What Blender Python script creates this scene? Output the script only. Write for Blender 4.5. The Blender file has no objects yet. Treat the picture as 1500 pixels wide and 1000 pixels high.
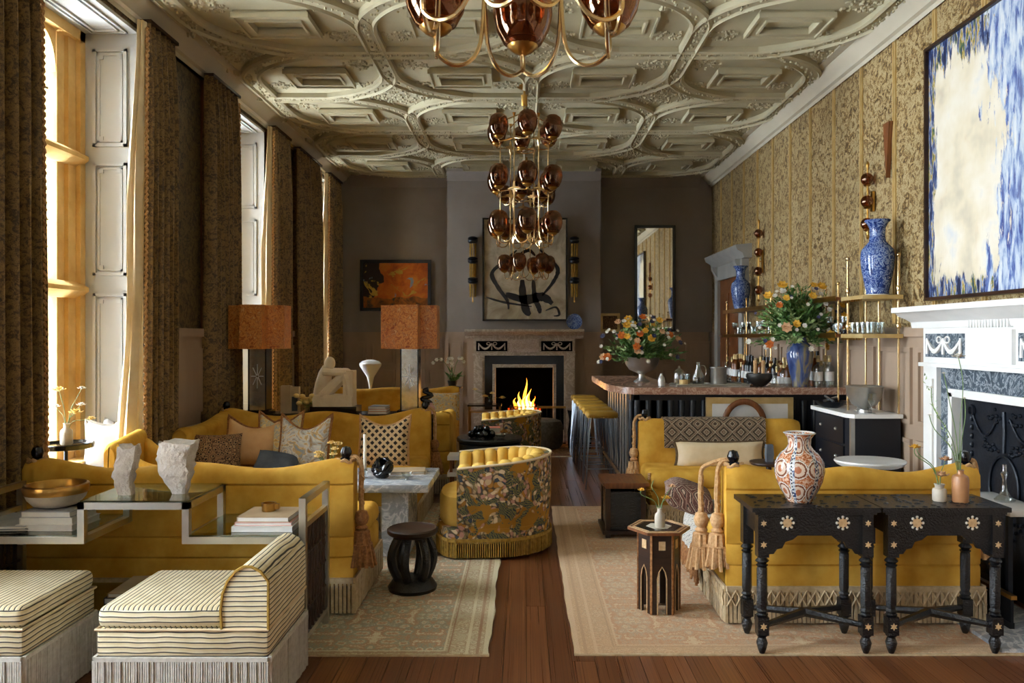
import bpy, bmesh, math, random
from mathutils import Vector, Matrix
random.seed(7)
SC = bpy.context.scene
COL = SC.collection
PI = math.pi

# ------------------------------------------------------------------ camera
cam_data = bpy.data.cameras.new('camera'); cam = bpy.data.objects.new('camera', cam_data); COL.objects.link(cam)
cam.location = (0, 0, 1.5); cam.rotation_euler = (PI/2, 0, 0)
cam_data.sensor_width = 36; cam_data.lens = 27.6; cam_data.shift_x = -0.012; cam_data.shift_y = -0.0047
cam_data.clip_start = 0.05
SC.camera = cam
# ------------------------------------------------------------------ world: an overcast bright sky
W = bpy.data.worlds.new('sky'); SC.world = W; W.use_nodes = True
bg = W.node_tree.nodes['Background']; bg.inputs[0].default_value = (0.80, 0.905, 1.0, 1); bg.inputs[1].default_value = 10.0
SC.view_settings.view_transform = 'Standard'; SC.view_settings.look = 'None'
SC.view_settings.gamma = 1; SC.view_settings.use_curve_mapping = False
SC.view_settings.exposure = 2.45
SC.cycles.max_bounces = 8; SC.cycles.diffuse_bounces = 4; SC.cycles.glossy_bounces = 3
SC.cycles.transparent_max_bounces = 8; SC.cycles.transmission_bounces = 4
SC.cycles.sample_clamp_indirect = 6; SC.cycles.caustics_reflective = False; SC.cycles.caustics_refractive = False
SC.cycles.use_denoising = True

# room numbers (metres; camera stands at the origin looking down the room)
XL, XR, YB, YF, ZC = -2.85, 2.87, 12.0, -4.6, 3.95
WIN = [(-4.23, -2.58), (-1.43, .22), (1.37, 3.02), (4.17, 5.82), (6.97, 8.62), (9.77, 11.42)]   # left-wall window openings; the out-of-view ones are added for their daylight
WTOP, XGLASS = 3.76, -3.36
for a, b in WIN:                                                    # sky portals in the window openings
    ld = bpy.data.lights.new('sky_portal', 'AREA'); ld.shape = 'RECTANGLE'; ld.size = WTOP - .6; ld.size_y = b - a
    ld.cycles.is_portal = True
    lo = bpy.data.objects.new('sky_portal', ld); COL.objects.link(lo)
    lo.location = (-3.5, (a+b)/2, (WTOP+.6)/2); lo.rotation_euler = (0, -PI/2, 0)

# ------------------------------------------------------------------ helpers
def lin(h):
    h = h.lstrip('#'); out = []
    for i in (0, 2, 4):
        c = int(h[i:i+2], 16)/255
        out.append(c/12.92 if c <= .04045 else ((c+.055)/1.055)**2.4)
    return (*out, 1)

class NT:
    def __init__(s, name):
        s.m = bpy.data.materials.new(name); s.m.use_nodes = True
        s.t = s.m.node_tree; s.b = s.t.nodes['Principled BSDF']; s.out = s.t.nodes['Material Output']
    def n(s, typ, **kw):
        nd = s.t.nodes.new(typ)
        for k, v in kw.items():
            if hasattr(nd, k) and k not in nd.inputs: setattr(nd, k, v)
            else: s.put(nd.inputs[k], v)
        return nd
    def put(s, sock, v):
        if isinstance(v, bpy.types.NodeSocket): s.t.links.new(v, sock)
        elif isinstance(v, str): sock.default_value = lin(v)
        else: sock.default_value = v
    def co(s, kind='Object', sc=(1, 1, 1), rot=(0, 0, 0), loc=(0, 0, 0)):
        c = s.t.nodes.new('ShaderNodeTexCoord'); mp = s.t.nodes.new('ShaderNodeMapping')
        s.t.links.new(c.outputs[kind], mp.inputs[0])
        mp.inputs['Scale'].default_value = sc; mp.inputs['Rotation'].default_value = rot; mp.inputs['Location'].default_value = loc
        return mp.outputs[0]
    def xyz(s, v):
        nd = s.t.nodes.new('ShaderNodeSeparateXYZ'); s.t.links.new(v, nd.inputs[0]); return nd.outputs
    def ma(s, op, a, b=0.0, c=0.0):
        nd = s.t.nodes.new('ShaderNodeMath'); nd.operation = op
        for i, v in enumerate((a, b, c)): s.put(nd.inputs[i], v)
        return nd.outputs[0]
    def noise(s, v, scale, detail=3, rough=.55, dist=0, out=0):
        return s.n('ShaderNodeTexNoise', Vector=v, Scale=scale, Detail=detail, Roughness=rough, Distortion=dist).outputs[out]
    def vor(s, v, scale, feature='F1', out='Distance', metric='EUCLIDEAN', rnd=1.0):
        nd = s.t.nodes.new('ShaderNodeTexVoronoi'); nd.feature = feature; nd.distance = metric
        s.put(nd.inputs['Vector'], v); nd.inputs['Scale'].default_value = scale; nd.inputs['Randomness'].default_value = rnd
        return nd.outputs[out]
    def wave(s, v, scale, dist=0, detail=2, dirn='X', typ='BANDS', dscale=1.0):
        nd = s.t.nodes.new('ShaderNodeTexWave'); nd.wave_type = typ
        if typ == 'BANDS': nd.bands_direction = dirn
        else: nd.rings_direction = dirn
        s.put(nd.inputs['Vector'], v); nd.inputs['Scale'].default_value = scale
        nd.inputs['Distortion'].default_value = dist; nd.inputs['Detail'].default_value = detail; nd.inputs['Detail Scale'].default_value = dscale
        return nd.outputs['Fac']
    def ramp(s, f, stops, const=False):
        nd = s.t.nodes.new('ShaderNodeValToRGB'); cr = nd.color_ramp
        if const: cr.interpolation = 'CONSTANT'
        while len(cr.elements) < len(stops): cr.elements.new(.5)
        for e, (p, c) in zip(cr.elements, stops):
            e.position = p; e.color = lin(c) if isinstance(c, str) else c
        s.put(nd.inputs[0], f); return nd.outputs[0]
    def mix(s, f, a, b, mode='MIX'):
        nd = s.t.nodes.new('ShaderNodeMix'); nd.data_type = 'RGBA'; nd.blend_type = mode
        s.put(nd.inputs[0], f); s.put(nd.inputs[6], a); s.put(nd.inputs[7], b); return nd.outputs[2]
    def bump(s, h, strength=.3, dist=.01):
        nd = s.n('ShaderNodeBump', Strength=strength, Distance=dist, Height=h); s.t.links.new(nd.outputs[0], s.b.inputs['Normal'])
    def fin(s, col, rough=.6, metal=0, spec=.5, sheen=0, coat=0, alpha=None):
        s.put(s.b.inputs['Base Color'], col); s.put(s.b.inputs['Roughness'], rough); s.put(s.b.inputs['Metallic'], metal)
        s.put(s.b.inputs['Specular IOR Level'], spec)
        if sheen: s.b.inputs['Sheen Weight'].default_value = sheen; s.b.inputs['Sheen Roughness'].default_value = .4; s.put(s.b.inputs['Sheen Tint'], col)
        if coat: s.b.inputs['Coat Weight'].default_value = coat; s.b.inputs['Coat Roughness'].default_value = .1
        if alpha is not None: s.put(s.b.inputs['Alpha'], alpha)
        return s.m

MAT = {}
def simple(key, a, b=None, scale=6, rough=.6, metal=0, spec=.5, sheen=0, coat=0, bump=0, bscale=None, stretch=(1, 1, 1), detail=4, bdist=.01):
    s = NT(key); v = s.co(sc=stretch)
    n = s.noise(v, scale, detail)
    col = s.ramp(n, [(.3, a), (.7, b or a)])
    if bump: s.bump(s.noise(v, bscale or scale, 4), bump, bdist)
    MAT[key] = s.fin(col, rough, metal, spec, sheen, coat); return MAT[key]

simple('velvet', 'c08c2a', 'dcae4c', 7, rough=.85, spec=.2, sheen=.25, bump=.12, bscale=260, bdist=.004)
simple('velvet_light', 'd3a84a', 'e0bb68', 7, rough=.85, spec=.2, sheen=.25)
simple('leather_gold', 'a47a22', 'bf9438', 8, rough=.5)
simple('black_wood', '030406', '0b0d13', 30, rough=.22, spec=.6, bump=.8, bscale=110, bdist=.008)
simple('black_gloss', '06070a', '0c0d12', 8, rough=.18)
simple('dark_wood', '1d1009', '38200f', 4, rough=.4, stretch=(1, 1, 6))
simple('brown_wood', '5c331a', '85512a', 5, rough=.4, stretch=(8, 1, 1))
simple('wainscot', '96806c', 'a8917c', 3, rough=.55, stretch=(1, 1, .2))
simple('plaster', 'aaa184', 'b9b092', 2.5, rough=.85, bump=.15, bscale=60)
simple('crown', 'b3aa95', 'c0b7a2', 2, rough=.8)
simple('mauve_wall', '857c76', '958c85', 1.6, rough=.9, bump=.05, bscale=40)
simple('white_paint', 'aeafad', 'bbbbb8', 2, rough=.45)
simple('white_marble', 'd9d8d4', 'e6e5e2', 4, rough=.3, detail=8)
simple('greyed_paint', '989792', 'aaa9a3', 3, rough=.6)
simple('stone', 'c39a55', 'dbb777', 5, rough=.9, bump=.25, bscale=40)
simple('limestone', 'd6c3a6', 'e6d8c0', 9, rough=.9, bump=.3, bscale=60)
simple('rock', 'b9aca0', 'd9d0c6', 14, rough=.85, bump=1.0, bscale=45, bdist=.02)
simple('brass', 'a97c3a', 'c39a55', 6, rough=.28, metal=1)
simple('brass_bright', 'cfae78', 'dcc194', 6, rough=.22, metal=1)
simple('gold_leaf', 'c6a566', 'ddc48c', 9, rough=.42, metal=.5)
simple('chrome', 'c9c5bc', 'dcd9d0', 5, rough=.3, metal=1)
simple('pewter', 'b0aea9', 'c8c6c1', 7, rough=.36, metal=.9)
simple('black_metal', '15171b', '23262c', 9, rough=.4, metal=.6)
simple('steel', '8d97a5', 'a9b2bd', 5, rough=.28, metal=1)
simple('navy_paint', '0a0e16', '10151f', 3, rough=.4)
simple('iron', '11151d', '1c222c', 14, rough=.45, metal=.4, bump=.2, bscale=60)
simple('soot', '020203', '040406', 5, rough=.95, spec=0)
simple('rope', 'a87a4c', 'cda878', 60, rough=.9, bump=.5, bscale=120)
simple('tassel_brown', '7a4f2c', 'b07c4c', 70, rough=.9, bump=.5, bscale=150)
simple('tassel_tan', 'b98a58', 'd8b184', 70, rough=.9, bump=.5, bscale=150)
simple('fringe_gold', '8a6a2a', 'b8923f', 40, rough=.95)
simple('fringe_cream', 'b09a78', 'cdb997', 40, rough=.95)
simple('fringe_grey', 'b5b0a8', 'cfcbc4', 40, rough=.95)
simple('cream_silk', 'cdb68f', 'dcc8a6', 9, rough=.55, sheen=.2)
simple('brown_fur', '4b3a26', '6b5538', 60, rough=.95, bump=.6, bscale=200)
simple('peach_silk', 'c79a68', 'd6ae7e', 9, rough=.5, sheen=.2)
simple('linen_white', 'c9ccd0', 'dfe0e0', 12, rough=.9)
simple('blue_velvet', '3d4656', '59626f', 9, rough=.8, sheen=.3)
simple('lining', 'd2bd98', 'e2d2b2', 8, rough=.8)
simple('paper_white', 'cfcdc8', 'dddbd6', 8, rough=.7)
simple('paper_grey', '8f9298', 'a5a8ad', 8, rough=.6)
simple('paper_pink', 'c99a92', 'd3a9a0', 8, rough=.7)
simple('paper_coral', 'b8684e', 'c6785c', 8, rough=.7)
simple('paper_dark', '22262d', '333840', 8, rough=.6)
simple('paper_tan', 'a38c6c', 'b7a080', 8, rough=.7)
simple('candle', 'e6dfd0', 'eee8dc', 5, rough=.5)
simple('ceramic_grey', 'b3a898', 'c8bdad', 20, rough=.5)
simple('ceramic_tan', 'a9764e', 'bd8a60', 9, rough=.35)
simple('ceramic_white', 'd6d3cd', 'e0ddd8', 6, rough=.25, coat=.3)
simple('ceramic_dark', '15120f', '2a241d', 9, rough=.5)
simple('leaf', '36562a', '5f8a3c', 25, rough=.6)
simple('leaf_light', '7d965a', 'a8bc80', 25, rough=.6)
simple('stem', '55703a', '6f874c', 20, rough=.6)
simple('petal_yellow', 'd9a126', 'efc552', 20, rough=.7)
simple('petal_pale', 'e3c06a', 'efd694', 20, rough=.7)
simple('petal_orange', 'b8591c', 'd67d2a', 20, rough=.7)
simple('petal_white', 'd5cfc3', 'e8e4da', 20, rough=.7)
simple('petal_peach', 'c4966c', 'dcb48c', 20, rough=.7)
simple('petal_blue', '30324f', '4c4f73', 20, rough=.7)
simple('bottle_dark', '0a0d10', '15191c', 8, rough=.1)
simple('bottle_amber', '5a2f10', '7a441a', 8, rough=.1)
simple('wool_grey', '4e4a45', '6a655e', 30, rough=.95, bump=.5, bscale=120)
simple('log_bark', '3a2a1c', '6b543c', 12, rough=.95, bump=.6, bscale=30, stretch=(1, 1, 4))
simple('mop', 'b58e5a', 'd7b98b', 30, rough=.8)
simple('inlay', 'b99468', 'd8b98c', 60, rough=.5)
simple('pearl', 'c9c1b0', 'e2dccd', 60, rough=.3)
simple('satin_blue', '4d5a6b', '7d8894', 7, rough=.4, metal=.5)

# glass with real transparency
def glassy(key, tint, refl=.08, rough=.03, tr='f4f6f6'):
    s = NT(key); t = s.t
    tb = s.n('ShaderNodeBsdfTransparent'); tb.inputs[0].default_value = lin(tr)
    gb = s.n('ShaderNodeBsdfGlossy'); gb.inputs[0].default_value = lin(tint); gb.inputs['Roughness'].default_value = rough
    lw = s.n('ShaderNodeLayerWeight'); lw.inputs[0].default_value = .35
    f = s.ma('MULTIPLY_ADD', lw.outputs['Facing'], .5, refl)
    mx = s.n('ShaderNodeMixShader'); t.links.new(f, mx.inputs[0]); t.links.new(tb.outputs[0], mx.inputs[1]); t.links.new(gb.outputs[0], mx.inputs[2])
    t.links.new(mx.outputs[0], s.out.inputs[0]); MAT[key] = s.m
glassy('pane_glass', 'ffffff', .02, .02, 'fdfdfd')
glassy('clear_glass', 'ffffff', .12, .03, 'e6ebe9')
glassy('shelf_glass', 'eef4f0', .14, .03, 'd3ded8')
glassy('smoke_glass', 'ecc4a4', .08, .05, 'a06c4a')
glassy('dark_liquor', 'c9b090', .12, .04, '3a2a1c')

def m_emit(key, a, b, st):
    s = NT(key); v = s.co(); z = s.xyz(v)[2]
    col = s.ramp(s.noise(v, 9, 2), [(.35, a), (.65, b)])
    s.put(s.b.inputs['Emission Color'], col); s.b.inputs['Emission Strength'].default_value = st
    MAT[key] = s.fin('000000', 1)
m_emit('flame_hot', 'ffb84a', 'ffe08a', 1.3)
m_emit('flame', 'ff7a14', 'ffab3a', .7)
m_emit('ember', 'ff4a08', '401005', .35)

# --- patterned procedural materials
def m_floor():
    s = NT('floor_board'); oi = s.n('ShaderNodeObjectInfo')
    v = s.co(sc=(9, .9, 1)); off = s.n('ShaderNodeVectorMath'); off.operation = 'ADD'
    cb = s.n('ShaderNodeCombineXYZ'); s.put(cb.inputs[0], s.ma('MULTIPLY', oi.outputs['Random'], 37)); s.put(cb.inputs[1], s.ma('MULTIPLY', oi.outputs['Random'], 91))
    s.t.links.new(v, off.inputs[0]); s.t.links.new(cb.outputs[0], off.inputs[1])
    g = s.noise(off.outputs[0], 2.2, 6, .6, .6)
    col = s.ramp(g, [(.25, '57331f'), (.5, '7c4b2c'), (.75, '99673f')])
    col2 = s.mix(oi.outputs['Random'], col, '3c1e10', 'MIX'); col = s.mix(.5, col, col2)
    s.bump(g, .12, .004); MAT['floor_board'] = s.fin(col, s.ma('MULTIPLY_ADD', g, .2, .2), spec=.5)
m_floor()
def m_wallpaper(key, c0, c1, c2, sc=1.0):
    s = NT(key); v = s.co()
    d = s.noise(v, 16*sc, 2, .5, 1.5); f = s.noise(v, 55*sc, 3, .6, 2.0); big = s.noise(v, 2.2, 2)
    k = s.ma('ADD', s.ma('MULTIPLY', d, .55), s.ma('MULTIPLY', f, .45))
    col = s.ramp(k, [(.40, c0), (.48, c1), (.56, c2), (.64, c1)])
    col = s.mix(s.ma('MULTIPLY', big, .5), col, c0)
    met = s.ramp(k, [(.46, '000000'), (.56, '808080')])
    s.bump(k, .25, .006); MAT[key] = s.fin(col, .5, s.ma('MULTIPLY', met, .55))
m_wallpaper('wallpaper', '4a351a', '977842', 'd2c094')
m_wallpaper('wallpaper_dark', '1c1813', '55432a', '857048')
m_wallpaper('curtain', '3c2b17', '6f542c', '9c7d48', 1.5)
def m_rug(key, cols, bord, W2, L2, cs=1.0):
    s = NT(key); v = s.co(); X, Y, Z = s.xyz(v)
    ax, ay = s.ma('ABSOLUTE', X), s.ma('ABSOLUTE', Y)
    e = s.ma('MINIMUM', s.ma('SUBTRACT', W2, ax), s.ma('SUBTRACT', L2, ay))
    fx = s.ma('ABSOLUTE', s.ma('SUBTRACT', s.ma('FRACT', s.ma('MULTIPLY', X, 1.9*cs)), .5)); fy = s.ma('ABSOLUTE', s.ma('SUBTRACT', s.ma('FRACT', s.ma('MULTIPLY', Y, 1.7*cs)), .5))
    cb = s.n('ShaderNodeCombineXYZ'); s.put(cb.inputs[0], fx); s.put(cb.inputs[1], fy); 
    p = s.vor(cb.outputs[0], 9, 'F1'); p2 = s.noise(cb.outputs[0], 30, 3, .6, 1.6); wear = s.noise(v, 3.5, 5); grain = s.noise(v, 180, 2)
    k = s.ma('ADD', s.ma('MULTIPLY', p, .5), s.ma('MULTIPLY', p2, .5))
    field = s.ramp(k, [(.22, cols[0]), (.32, cols[1]), (.40, cols[2]), (.47, cols[3]), (.54, cols[0]), (.62, cols[1]), (.7, cols[2])])
    bfield = s.ramp(s.ma('ADD', s.ma('MULTIPLY', s.vor(cb.outputs[0], 15), .5), s.ma('MULTIPLY', s.noise(cb.outputs[0], 44, 2, .5, 2.0), .5)), [(.26, bord[2]), (.36, bord[0]), (.44, bord[1]), (.52, bord[3]), (.6, bord[0])])
    inb = s.ma('LESS_THAN', e, .22); col = s.mix(inb, field, bfield)
    for lo, hi, c in ((.0, .03, bord[1]), (.05, .065, bord[3]), (.10, .115, bord[1]), (.19, .198, bord[3]), (.21, .22, bord[1])):
        band = s.ma('MULTIPLY', s.ma('GREATER_THAN', e, lo), s.ma('LESS_THAN', e, hi)); col = s.mix(band, col, c)
    col = s.mix(s.ma('MULTIPLY', wear, .42), col, cols[4]); col = s.mix(.18, col, s.ramp(grain, [(.3, '000000'), (.7, 'ffffff')]), 'OVERLAY')
    s.bump(grain, .4, .004); MAT[key] = s.fin(col, .95, spec=.1, sheen=.1)
m_rug('rug_left', ['ac9c80', 'ae7354', 'd8ccac', '85877c', 'c9bda0'], ['b8a988', 'd2c6a6', '8a6a50', '9c755a'], 1.1, 1.85)
m_rug('rug_right', ['c8a585', 'bd8c6c', 'd8c3a0', 'b3a08a', 'cfae8d'], ['c9a886', 'd2b694', 'b58a6a', 'b89a7c'], 1.12, 1.72)
m_rug('rug_far', ['7c4a30', '9a6a48', 'a98c66', '4d3a30', '6d4a36'], ['6a4030', '94704e', '3c2a22', '8a5b40'], 1.1, .6)
def m_tapestry():
    s = NT('tapestry'); v = s.co()
    w = s.noise(v, 5, 2, .5, 0, 1); vv = s.n('ShaderNodeVectorMath'); vv.operation = 'MULTIPLY_ADD'
    s.t.links.new(w, vv.inputs[0]); vv.inputs[1].default_value = (.15, .15, .15); s.t.links.new(v, vv.inputs[2]); q = vv.outputs[0]
    c1 = s.vor(q, 36, 'F1', 'Color'); d1 = s.vor(q, 36, 'F1', 'Distance'); big = s.noise(v, 7, 2, .5, .4)
    r = s.n('ShaderNodeSeparateColor'); s.t.links.new(c1, r.inputs[0])
    pet = s.ramp(r.outputs[0], [(0, 'c4a882'), (.2, 'dcc7a4'), (.38, '8a7a52'), (.52, 'b98a7a'), (.72, '3a4350'), (.84, 'a8742a')], True)
    pet = s.mix(s.ramp(d1, [(.5, '000000'), (.78, 'ffffff')]), pet, '4a3c2a')
    vein = s.wave(q, 34, 9, 3, 'DIAGONAL'); leafc = s.ramp(vein, [(.3, '26323a'), (.5, '9a8a5a'), (.7, '6b6a3c')])
    ground = s.ramp(s.noise(v, 3, 2), [(.3, '8f6414'), (.7, 'b8831f')])
    col = s.mix(s.ramp(big, [(.43, '000000'), (.46, 'ffffff')]), ground, pet)
    col = s.mix(s.ramp(s.noise(v, 9, 2, .5, 1.2), [(.56, '000000'), (.59, 'ffffff')]), col, leafc)
    s.bump(s.noise(v, 240, 1), .2, .003); MAT['tapestry'] = s.fin(col, .85, sheen=.15)
m_tapestry()
def m_stripe():
    s = NT('stripe_ticking'); v = s.co(); X, Y, Z = s.xyz(v); nz = s.noise(v, 4, 2)
    N = s.xyz(s.t.nodes.new('ShaderNodeTexCoord').outputs['Normal'])
    top = s.ma('GREATER_THAN', s.ma('ABSOLUTE', N[2]), .6)
    h = s.ma('ADD', s.ma('MULTIPLY', X, top), s.ma('MULTIPLY', Z, s.ma('SUBTRACT', 1.0, top)))
    k = s.ma('FRACT', s.ma('ADD', s.ma('MULTIPLY', h, 50), s.ma('MULTIPLY', nz, 1.2)))
    line = s.ma('LESS_THAN', k, .24); base = s.ramp(s.noise(v, 14, 3), [(.3, 'd6c9a8'), (.7, 'eae1c6')])
    soft = s.ma('MULTIPLY', s.ma('GREATER_THAN', k, .6), .35)
    col = s.mix(soft, base, 'c2a765'); col = s.mix(line, col, '45423f')
    s.bump(s.noise(v, 150, 2), .3, .004); MAT['stripe_ticking'] = s.fin(col, .9)
m_stripe()
def m_kilim(key, cols, sc):
    s = NT(key); v = s.co(sc=(sc, sc, sc)); X, Y, Z = s.xyz(v)
    h = s.ma('ADD', Z, s.ma('MULTIPLY', Y, .7))
    tx = s.ma('ABSOLUTE', s.ma('SUBTRACT', s.ma('FRACT', X), .5)); tz = s.ma('ABSOLUTE', s.ma('SUBTRACT', s.ma('FRACT', h), .5))
    dd = s.ma('ADD', tx, tz); k = s.ma('FRACT', s.ma('ADD', s.ma('MULTIPLY', dd, 3.0), s.ma('MULTIPLY', s.noise(v, 9, 2), .35)))
    col = s.ramp(k, [(0, cols[0]), (.22, cols[1]), (.42, cols[2]), (.6, cols[3]), (.8, cols[0])], True)
    s.bump(s.noise(v, 60, 1), .3, .004); MAT[key] = s.fin(col, .95)
m_kilim('kilim', ['4a3a2c', '8a7a62', '6b4a3a', 'a3957c'], 7)
m_kilim('kilim_rug', ['5a3a30', 'b09a86', '3a2a26', '8a6a5c'], 9)
m_kilim('throw_fabric', ['b5b0a6', '6b6a68', 'cfc9bd', 'a39a8c'], 14)
def m_hound():
    s = NT('houndstooth'); v = s.co(rot=(0, 0, 0), sc=(1, 1, 1)); X, Y, Z = s.xyz(v)
    a = s.ma('FRACT', s.ma('MULTIPLY', s.ma('ADD', X, Z), 16)); b = s.ma('FRACT', s.ma('MULTIPLY', s.ma('SUBTRACT', X, Z), 16))
    k = s.ma('MULTIPLY', s.ma('GREATER_THAN', a, .42), s.ma('GREATER_THAN', b, .42))
    col = s.mix(k, 'cbb089', '231c18'); MAT['houndstooth'] = s.fin(col, .9)
m_hound()
def m_vor(key, stops, sc, rough=.8, stretch=(1, 1, 1), const=True, feature='F1', dist=.0):
    s = NT(key); v = s.co(sc=stretch)
    if dist:
        w = s.noise(v, 4, 2, .5, 0, 1); vv = s.n('ShaderNodeVectorMath'); vv.operation = 'MULTIPLY_ADD'
        s.t.links.new(w, vv.inputs[0]); vv.inputs[1].default_value = (dist,)*3; s.t.links.new(v, vv.inputs[2]); v = vv.outputs[0]
    if feature == 'COLOR':
        r = s.n('ShaderNodeSeparateColor'); s.t.links.new(s.vor(v, sc, 'F1', 'Color'), r.inputs[0]); f = r.outputs[0]
    else: f = s.vor(v, sc, feature)
    MAT[key] = s.fin(s.ramp(f, stops, const), rough); return s
m_vor('leopard', [(0, '2a1a14'), (.32, '9a7a58'), (.55, '4a3020'), (.7, '8d6a4a')], 42)
def m_soft(key, stops, sc, rough, dist=1.5, stretch=(1, 1, 1), metal=0, detail=4):
    s = NT(key); MAT[key] = s.fin(s.ramp(s.noise(s.co(sc=stretch), sc, detail, .55, dist), stops), rough, metal)
m_soft('brocade', [(.3, '7a5626'), (.4, 'c9a05a'), (.47, 'e0c98f'), (.53, '9aa3a8'), (.6, 'd8c08a'), (.7, '8a6630')], 14, .5)
m_soft('silver_weave', [(.32, '9a7434'), (.42, 'b8bcc0'), (.5, 'd8d6d0'), (.56, 'c9a560'), (.64, '8f99a3')], 9, .45, 2.5)
m_soft('tortoise', [(.3, '8a431a'), (.42, 'b8692e'), (.5, 'd8964e'), (.58, 'a85a26'), (.68, 'e0b478')], 24, .3, 1.2, detail=8)
m_soft('blue_china', [(.34, '1a2a5c'), (.44, '2b4688'), (.50, '93a5c2'), (.54, '3a5594'), (.62, '1c2f68'), (.7, '7f95bb')], 24, .14, 1.5)
m_soft('mercury_glass', [(.3, 'b0b4b4'), (.5, 'd6d6d0'), (.7, 'bdb5a2')], 12, .14, .8, metal=.8)
def m_marble(key, a, b, c, sc=3, rough=.25):
    s = NT(key); v = s.co()
    n = s.noise(v, sc, 8, .65, 1.8); col = s.ramp(n, [(.3, a), (.46, b), (.5, c), (.54, b), (.72, a)])
    MAT[key] = s.fin(col, rough)
m_marble('bar_marble', '7d5848', '96705c', 'b99a86', 7)
m_marble('grey_marble', '8b929c', 'a9b0b8', 'dfe2e4', 4)
m_marble('slip_marble', '3a434c', '4d5862', '98a1a9', 9)
m_marble('back_marble', '9b8a78', 'ab9a86', 'c7b9a6', 5, .45)
m_marble('carved_panel', '9d8878', 'b8a294', 'cfc0b0', 22, .6)
def m_glaze_vase():
    s = NT('glazed_blue'); v = s.co(sc=(1, 1, .35)); n = s.noise(v, 9, 3, .5, .8)
    MAT['glazed_blue'] = s.fin(s.ramp(n, [(.32, '25315c'), (.46, '4d5f8e'), (.55, '8b8262'), (.66, '3c4c80')]), .15, coat=.5)
m_glaze_vase()
def m_imari():
    s = NT('imari'); v = s.co(); X, Y, Z = s.xyz(v)
    ang = s.ma('ARCTAN2', Y, X); g = s.ma('FRACT', s.ma('ADD', s.ma('MULTIPLY', ang, 6/(2*PI)), .2))
    cb = s.n('ShaderNodeCombineXYZ'); s.put(cb.inputs[0], s.ma('MULTIPLY', s.ma('SUBTRACT', s.ma('FRACT', s.ma('MULTIPLY', ang, 8/(2*PI))), .5), .8)); s.put(cb.inputs[1], s.ma('MULTIPLY', s.ma('SUBTRACT', s.ma('FRACT', s.ma('MULTIPLY', Z, 9)), .5), 1.0))
    ln = s.n('ShaderNodeVectorMath'); ln.operation = 'LENGTH'; s.t.links.new(cb.outputs[0], ln.inputs[0]); r = ln.outputs['Value']
    fine = s.noise(v, 60, 3, .5, 1.5)
    ground = s.ramp(fine, [(.38, '8e4a22'), (.5, 'b9734a'), (.6, 'd9b9a0')])
    disc = s.ramp(s.ma('ADD', r, s.ma('MULTIPLY', fine, .12)), [(0, 'a8684a'), (.2, 'cfb8a4'), (.34, '7a4a34'), (.42, 'd8cfc4'), (.47, '2b3140')], True)
    col = s.mix(s.ma('LESS_THAN', r, .42), ground, disc)
    blue = s.ramp(s.noise(v, 40, 2, .5, 1), [(.42, '3a4a70'), (.55, 'c9cdd2')])
    col = s.mix(s.ma('LESS_THAN', g, .2), col, blue)
    chk = s.ma('MULTIPLY', s.ma('GREATER_THAN', g, .045), s.ma('LESS_THAN', g, .095)); ck = s.ma('GREATER_THAN', s.ma('FRACT', s.ma('MULTIPLY', Z, 62)), .5)
    col = s.mix(chk, col, s.mix(ck, '191a20', 'd9d4cb')); MAT['imari'] = s.fin(col, .2, coat=.4)
m_imari()
def m_painting_big():          # tall abstract canvas: cream field, blue strokes along the edges
    s = NT('canvas_blue'); v = s.co(); X, Y, Z = s.xyz(v)        # X across (far edge = -), Z up
    st = s.noise(s.co(sc=(4.0, 1, .9)), 2.4, 8, .7, .3); br = s.noise(s.co(sc=(5, 1, 1.0)), 4.5, 7, .65, .3); sm = s.noise(v, 3, 3)
    base = s.ramp(sm, [(.3, 'b9b09c'), (.45, 'd6cab0'), (.6, 'ddd5c4'), (.72, 'c2c6cc')])
    blush = s.ramp(s.noise(s.co(sc=(2, 1, 1)), 3.3, 4, .6, 1), [(.6, '000000'), (.68, '606060')]); base = s.mix(blush, base, 'c08a62')
    e1 = s.ma('MULTIPLY', s.ma('ADD', X, .90), 1.5); e2 = s.ma('MULTIPLY', s.ma('SUBTRACT', .86, Z), .8); e3 = s.ma('MULTIPLY', s.ma('ADD', .86, Z), 1.5)
    e = s.ma('ADD', s.ma('MINIMUM', s.ma('MINIMUM', e1, e2), e3), s.ma('MULTIPLY', s.ma('SUBTRACT', st, .5), .62))
    edge = s.ramp(br, [(.40, '121b3c'), (.47, '24386c'), (.51, '8ea2bc'), (.545, 'c9a23c'), (.58, '3f6234'), (.64, '1a2850')])
    col = s.mix(s.ramp(e, [(.13, 'ffffff'), (.16, '000000')]), base, edge)
    pat = s.ma('ADD', s.ma('SUBTRACT', s.ma('ADD', X, .10), s.ma('MULTIPLY', s.ma('SUBTRACT', .3, s.ma('ABSOLUTE', s.ma('ADD', Z, .1))), .25)), s.ma('MULTIPLY', s.ma('SUBTRACT', st, .5), 1.3))
    bl = s.ramp(br, [(.38, '2a3778'), (.45, '5f76aa'), (.52, 'aab7c8'), (.62, 'd0d2d2')])
    col = s.mix(s.ramp(pat, [(.0, '000000'), (.04, 'ffffff')]), col, bl)
    col = s.mix(s.ramp(s.ma('ADD', X, s.ma('MULTIPLY', s.ma('SUBTRACT', st, .5), 1.6)), [(.0, '000000'), (.06, '707070')]), col, 'b4c0ce')
    s.bump(br, .5, .01); MAT['canvas_blue'] = s.fin(col, .6)
m_painting_big()
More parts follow.
